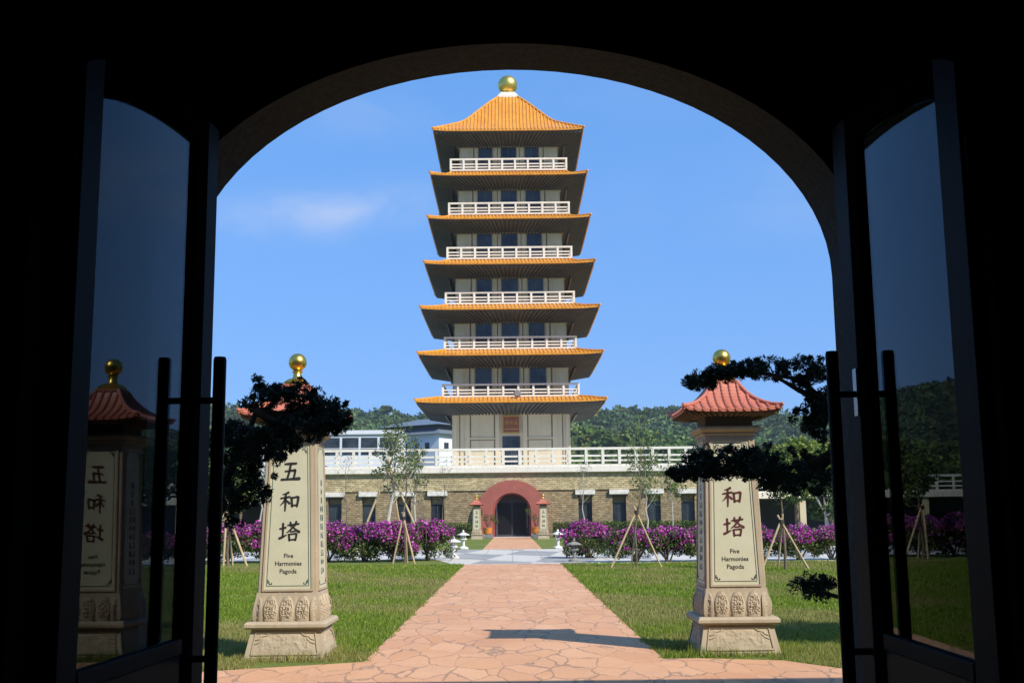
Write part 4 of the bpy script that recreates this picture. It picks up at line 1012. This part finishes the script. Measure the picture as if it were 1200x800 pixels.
# bigger pruned tree behind the left hedge
t = sapling((-6.6, 62, 0), 6.0, 8, 'leafy pruned tree with pale forked limbs behind the left bougainvillea', .13, 1700, .17, [(.14, .18, .055), (.20, .23, .08), (.08, .12, .03)], 'bark_pale', .42, 9, .40, (.03, 0), rad_=.42)
stakes((-6.6, 62, 0), [(-1.9, .2), (1.9, .0), (.6, 1.2)], (-.1, 0, 4.4), 'tall splayed stakes around the pale limbed tree behind the left bougainvillea', .06, .5)
sapling((-5.6, 66, 0), 5.6, 21, 'airy tree with upright twigs, right of the pale limbed tree', .09, 1100, .14, [(.10, .12, .05), (.16, .17, .07)], 'bark_pale', .34, 8, .42, rad_=.36)
sapling((-12.6, 86, 0), 6.4, 13, 'nearly bare young tree before the podium, just right of the left sign pillar', .05, 220, .11, [(.16, .14, .07), (.12, .13, .05)], 'bark', .30, 9, .4, rad_=.25, twig=5)
sapling((-5.3, 87, 0), 5.9, 14, 'nearly bare young tree before the podium, left of the red doorway', .05, 240, .11, [(.16, .14, .07), (.12, .13, .05)], 'bark', .26, 9, .45, rad_=.25, twig=5)
sapling((5.6, 89, 0), 5.7, 15, 'nearly bare young tree with a pale stem right of the red doorway', .06, 320, .11, [(.13, .14, .06), (.17, .15, .07)], 'bark_pale', .26, 9, .5, rad_=.25, twig=5)
# right staked
sapling((3.95, 36.6, 0), 4.6, 17, 'thin staked young tree on the right lawn, before the bougainvillea', .035, 420, .09, [(.14, .19, .05), (.18, .22, .06)], 'bark', .26, 8, .5, (.10, 0), rad_=.22)
stakes((3.95, 36.6, 0), [(-.85, -.25), (.80, -.1), (-.12, .5)], (.05, 0, 1.75), 'tripod of bamboo stakes on the right lawn, before the bougainvillea', .03)
sapling((8.7, 74, 0), 5.3, 18, 'broad leafy young tree before the podium windows, left one of two on the right', .07, 1500, .15, [(.12, .17, .045), (.17, .22, .06), (.08, .13, .03)], 'bark_pale', .34, 9, .40, rad_=.42)
sapling((10.8, 77, 0), 5.0, 19, 'broad leafy young tree before the podium windows, right one of two on the right', .06, 1300, .15, [(.12, .17, .045), (.17, .22, .06), (.08, .13, .03)], 'bark_pale', .34, 9, .45, rad_=.42)
sapling((8.05, 33.9, 0), 3.1, 23, 'dark leaved staked young tree just right of the right sign pillar', .05, 1500, .10, [(.03, .055, .018), (.05, .08, .02)], 'bark', .22, 7, .58, (-.02, 0), rad_=.30)
stakes((8.05, 33.9, 0), [(-.75, -.2), (.70, -.1), (-.1, .5)], (-.05, 0, 1.42), 'tripod of bamboo stakes just right of the right sign pillar', .03)
stakes((-10.35, 41.8, 0), [(-.16, -.1), (.08, .3), (.75, -.3)], (-.10, 0, 1.85), 'tripod of bamboo stakes at the far left of the left bougainvillea', .04, .1)
sapling((-10.4, 41.95, 0), 3.6, 24, 'staked young tree at the far left behind the dark juniper', .06, 700, .14, None, 'bark', .3, 7, .5)
sapling((-15.5, 70, 0), 4.6, 25, 'pale forked young trunk left of the left sign pillar', .08, 500, .14, None, 'bark_pale', .3, 6, .6)
# mid-distance trees at the right and left edge
YG = [(.16, .21, .03), (.22, .27, .04), (.09, .14, .03)]
small_tree((20.5, 82, 0), 6.9, 2.6, YG, 'bright yellow-green tree behind the right sign pillar', group='round trees beside the galleries', per=3200, lw=.30, cl=12, seed=2)
small_tree((24.0, 86, 0), 7.3, 3.0, YG, 'bright yellow-green tree close to the right-hand door leaf', group='round trees beside the galleries', per=3600, lw=.30, cl=12, seed=3)
small_tree((15.5, 56, 0), 3.6, 1.5, GC, 'dark green round tree with a pale trunk close to the right-hand door leaf', group='round trees beside the galleries', per=2400, lw=.2, cl=10, seed=4, bark='bark_pale', tr=.13)
small_tree((-25.5, 92, 0), 7.4, 3.0, GC, 'dark green tree behind the left juniper', group='round trees beside the galleries', per=3600, lw=.3, cl=12, seed=5)
small_tree((-21.6, 90, 0), 5.4, 2.0, YG, 'yellow-green tree low behind the left juniper', group='round trees beside the galleries', per=2400, lw=.28, cl=10, seed=6)
for k, (x_, y_) in enumerate([(30, 84), (37, 88), (-33, 88), (-40, 84)]):
    small_tree((x_, y_, 0), 7.5, 3.0, GC, 'leafy tree well to the %s of the podium, %s one out' % ('right' if x_ > 0 else 'left', 'nearer' if k in (0, 2) else 'farther'), group='round trees beside the galleries', per=2600, lw=.34, cl=12, seed=10+k)
# tree on the right lawn whose shade falls on the grass behind the right pillar
small_tree((7.9, 12.6, 0), 5.2, 1.7, GC, 'broad tree on the right lawn outside the doorway', group=None, per=9000, lw=.16, cl=14, seed=7, tr=.12)

# ------------------------------------------------------------------ junipers trained beside the gate
PADL = [(-1.945, 2.546, .12, .12), (-1.77, 2.545, .11, .055), (-1.57, 2.495, .15, .14), (-1.4, 2.398, .16, .12), (-1.50, 2.45, .15, .10), (-1.56, 2.35, .18, .10), (-1.86, 2.20, .15, .09), (-2.14, 2.174, .16, .17), (-1.889, 2.08, .21, .16), (-2.077, 1.93, .17, .17), (-1.76, 2.16, .17, .13), (-2.0, 1.82, .15, .12), (-2.25, 2.0, .2, .25), (-2.2, 1.7, .15, .18), (-1.45, 2.33, .17, .10), (-1.62, 2.24, .2, .08), (-1.30, 2.34, .09, .08), (-2.07, 2.22, .12, .1)]
PADR = [(1.47, 2.63, .11, .055), (1.60, 2.67, .12, .045), (1.80, 2.71, .15, .055), (1.992, 2.715, .15, .08), (2.185, 2.68, .15, .10), (2.322, 2.581, .12, .16), (2.26, 2.355, .10, .14), (2.357, 2.257, .12, .12), (1.28, 1.915, .10, .045), (1.42, 1.985, .13, .08), (1.60, 2.02, .16, .10), (1.78, 1.99, .17, .10), (1.95, 1.97, .18, .13), (2.12, 1.93, .20, .15), (2.30, 1.90, .18, .17), (1.5, 1.94, .15, .05), (1.72, 1.93, .14, .05), (2.0, 1.86, .16, .08), (2.24, 1.073, .13, .07), (2.50, 1.872, .2, .26), (2.6, 2.5, .22, .25)]
def juniper(x0, pads, trunk, seed, label, extra):
    r_ = np.random.default_rng(seed); Y0 = 8.5; t = empty('juniper', (x0, Y0, 0)); tag(t, label, 'tree', 'trained junipers beside the gate')
    MB().sq([(.30, .0), (.36, .03), (.40, .22), (.43, .24), (.43, .27), (.36, .27)]).build('planter', MAT['planter'], t)
    tm = MB(); tm.tube([(a-x0, b-Y0, c_) for a, b, c_ in trunk], [.075-.055*i/(len(trunk)-1) for i in range(len(trunk))], 8)
    cen = []; rads = []
    for (px, pz, rx, rz_) in pads:
        py = r_.uniform(-.12, .12)
        near = min(trunk, key=lambda q: (q[0]-px)**2+(q[2]-pz)**2*1.5)
        n0 = Vector((near[0]-x0, near[1]-Y0, near[2])); n1 = Vector((px-x0, py, pz-rz_*.35))
        if (n1-n0).length < .62: tm.tube([n0, n0.lerp(n1, .5)+Vector((r_.normal()*.03, r_.normal()*.03, -.03)), n1], [.028, .02, .009], 6)
        for k in range(30):
            u = randunit(r_, 1)[0]*(1.0 if k % 4 else 1.35); cen.append((px-x0+u[0]*rx*.85, py+u[1]*rx*.85, pz+u[2]*rz_*.85)); rads.append(r_.uniform(.014, .05))
    for pts in extra: tm.tube([(a-x0, b-Y0, c_) for a, b, c_ in pts], [.019-.012*i/(len(pts)-1) for i in range(len(pts))], 6)
    tm.build('trunk', MAT['bark_dark'], t, smooth=True)
    cen = np.array(cen); P = clumps(r_, cen, np.array(rads)*1.1, 62)
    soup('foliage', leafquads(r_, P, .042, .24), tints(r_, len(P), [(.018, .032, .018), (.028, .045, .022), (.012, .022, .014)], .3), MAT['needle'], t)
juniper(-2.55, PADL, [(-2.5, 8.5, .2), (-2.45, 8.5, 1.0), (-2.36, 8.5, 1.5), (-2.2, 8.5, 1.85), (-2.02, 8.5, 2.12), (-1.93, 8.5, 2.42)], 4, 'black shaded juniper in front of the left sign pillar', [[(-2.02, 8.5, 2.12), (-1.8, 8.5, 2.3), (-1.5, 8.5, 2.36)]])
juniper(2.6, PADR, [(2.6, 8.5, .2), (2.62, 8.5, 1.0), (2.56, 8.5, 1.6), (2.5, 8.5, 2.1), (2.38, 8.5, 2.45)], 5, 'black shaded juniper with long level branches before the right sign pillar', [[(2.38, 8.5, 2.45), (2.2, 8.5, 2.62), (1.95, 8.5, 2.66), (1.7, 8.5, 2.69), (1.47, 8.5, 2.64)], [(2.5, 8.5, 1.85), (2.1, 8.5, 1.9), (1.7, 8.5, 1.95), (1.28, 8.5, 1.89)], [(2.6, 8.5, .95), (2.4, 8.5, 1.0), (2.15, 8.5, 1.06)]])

# ------------------------------------------------------------------ lanterns, pots
def lantern(loc, h, label, mat, group='small stone garden lanterns'):
    t = empty('stone_lantern', loc); tag(t, label, 'lantern', group); s = h
    MB().lathe([(.26*s, 0), (.26*s, .07*s), (.17*s, .12*s), (.10*s, .15*s)], 6).build('base', mat, t)
    MB().lathe([(.085*s, .15*s), (.075*s, .30*s), (.09*s, .44*s)], 12).build('post', mat, t, smooth=True)
    MB().lathe([(.10*s, .44*s), (.20*s, .49*s), (.20*s, .53*s), (.14*s, .545*s)], 6).build('platform', mat, t)
    lb = MB()
    for k in range(6):
        a = pi/6+k*pi/3; lb.tube([(cos(a)*.125*s, sin(a)*.125*s, .545*s), (cos(a)*.125*s, sin(a)*.125*s, .70*s)], .028*s, 5)
    lb.lathe([(.07*s, .546*s), (.07*s, .70*s)], 8); lb.build('light_box', mat, t)
    MB().lathe([(.10*s, .70*s), (.33*s, .715*s), (.33*s, .745*s), (.18*s, .81*s), (.07*s, .86*s)], 6).build('cap', mat, t)
    MB().lathe([(.03*s, .86*s), (.06*s, .90*s), (.055*s, .94*s), (.0, 1.0*s)], 8).build('finial', mat, t, smooth=True)
lantern((-2.62, 61.2, 0), 1.02, 'white stone lantern left of the path beyond the white road', MAT['lantern'])
lantern((-2.42, 47.0, 0), .92, 'white stone lantern half hidden by the left bougainvillea', MAT['lantern'])
lantern((2.40, 60.2, 0), 1.02, 'white stone lantern right of the path beyond the white road', MAT['lantern'])
lantern((2.28, 42.3, 0), .85, 'weathered grey stone lantern right of the path at the near edge of the white road', MAT['lantern_old'])
def potted(loc, label, seed):
    r_ = np.random.default_rng(seed); t = empty('potted_plant', loc); tag(t, label, 'plant', 'potted plants beside the red doorway')
    MB().box(-.42, .42, -.42, .42, 0, .32).build('stand', MAT['planter'], t, bevel=.02)
    MB().lathe([(.22, .32), (.30, .36), (.36, .60), (.36, .78), (.40, .80), (.40, .86), (.30, .86)], 16).build('pot', MAT['pot'], t, smooth=True)
    tm = MB(); cen = []
    for k in range(7):
        a = k*.9; q = Vector((cos(a)*.7, sin(a)*.4, 1.35+.22*k % .9)); tm.tube([(0, 0, .84), q*.5+Vector((0, 0, .6)), q], [.04, .025, .012], 5); cen.append(tuple(q))
    tm.build('stem', MAT['bark'], t); P = clumps(r_, np.array(cen), np.full(7, .26), 70, .7)
    soup('leaves', leafquads(r_, P, .12, .5), tints(r_, len(P), [(.11, .13, .03), (.07, .10, .025)], .3), MAT['leaf'], t)
potted((-2.0, 93.5, 0), 'orange pot with a spreading plant left of the red doorway', 1)
potted((1.95, 93.5, 0), 'orange pot with a spreading plant right of the red doorway', 2)

# ------------------------------------------------------------------ air
hm = bpy.data.materials.new('haze'); hm.use_nodes = True; hn = hm.node_tree; hn.nodes.clear()
ho = hn.nodes.new('ShaderNodeOutputMaterial'); hv = hn.nodes.new('ShaderNodeVolumePrincipled')
hv.inputs['Color'].default_value = (.80, .90, 1.0, 1); hv.inputs['Density'].default_value = .00013; hv.inputs['Anisotropy'].default_value = 0.0
hn.links.new(hv.outputs[0], ho.inputs['Volume'])
o = MB().box(-1790, 1790, -290, 2480, -1.6, 130).build('haze', hm); o['kind'] = 'stuff'; o['label'] = 'thin bluish air haze over the whole scene'
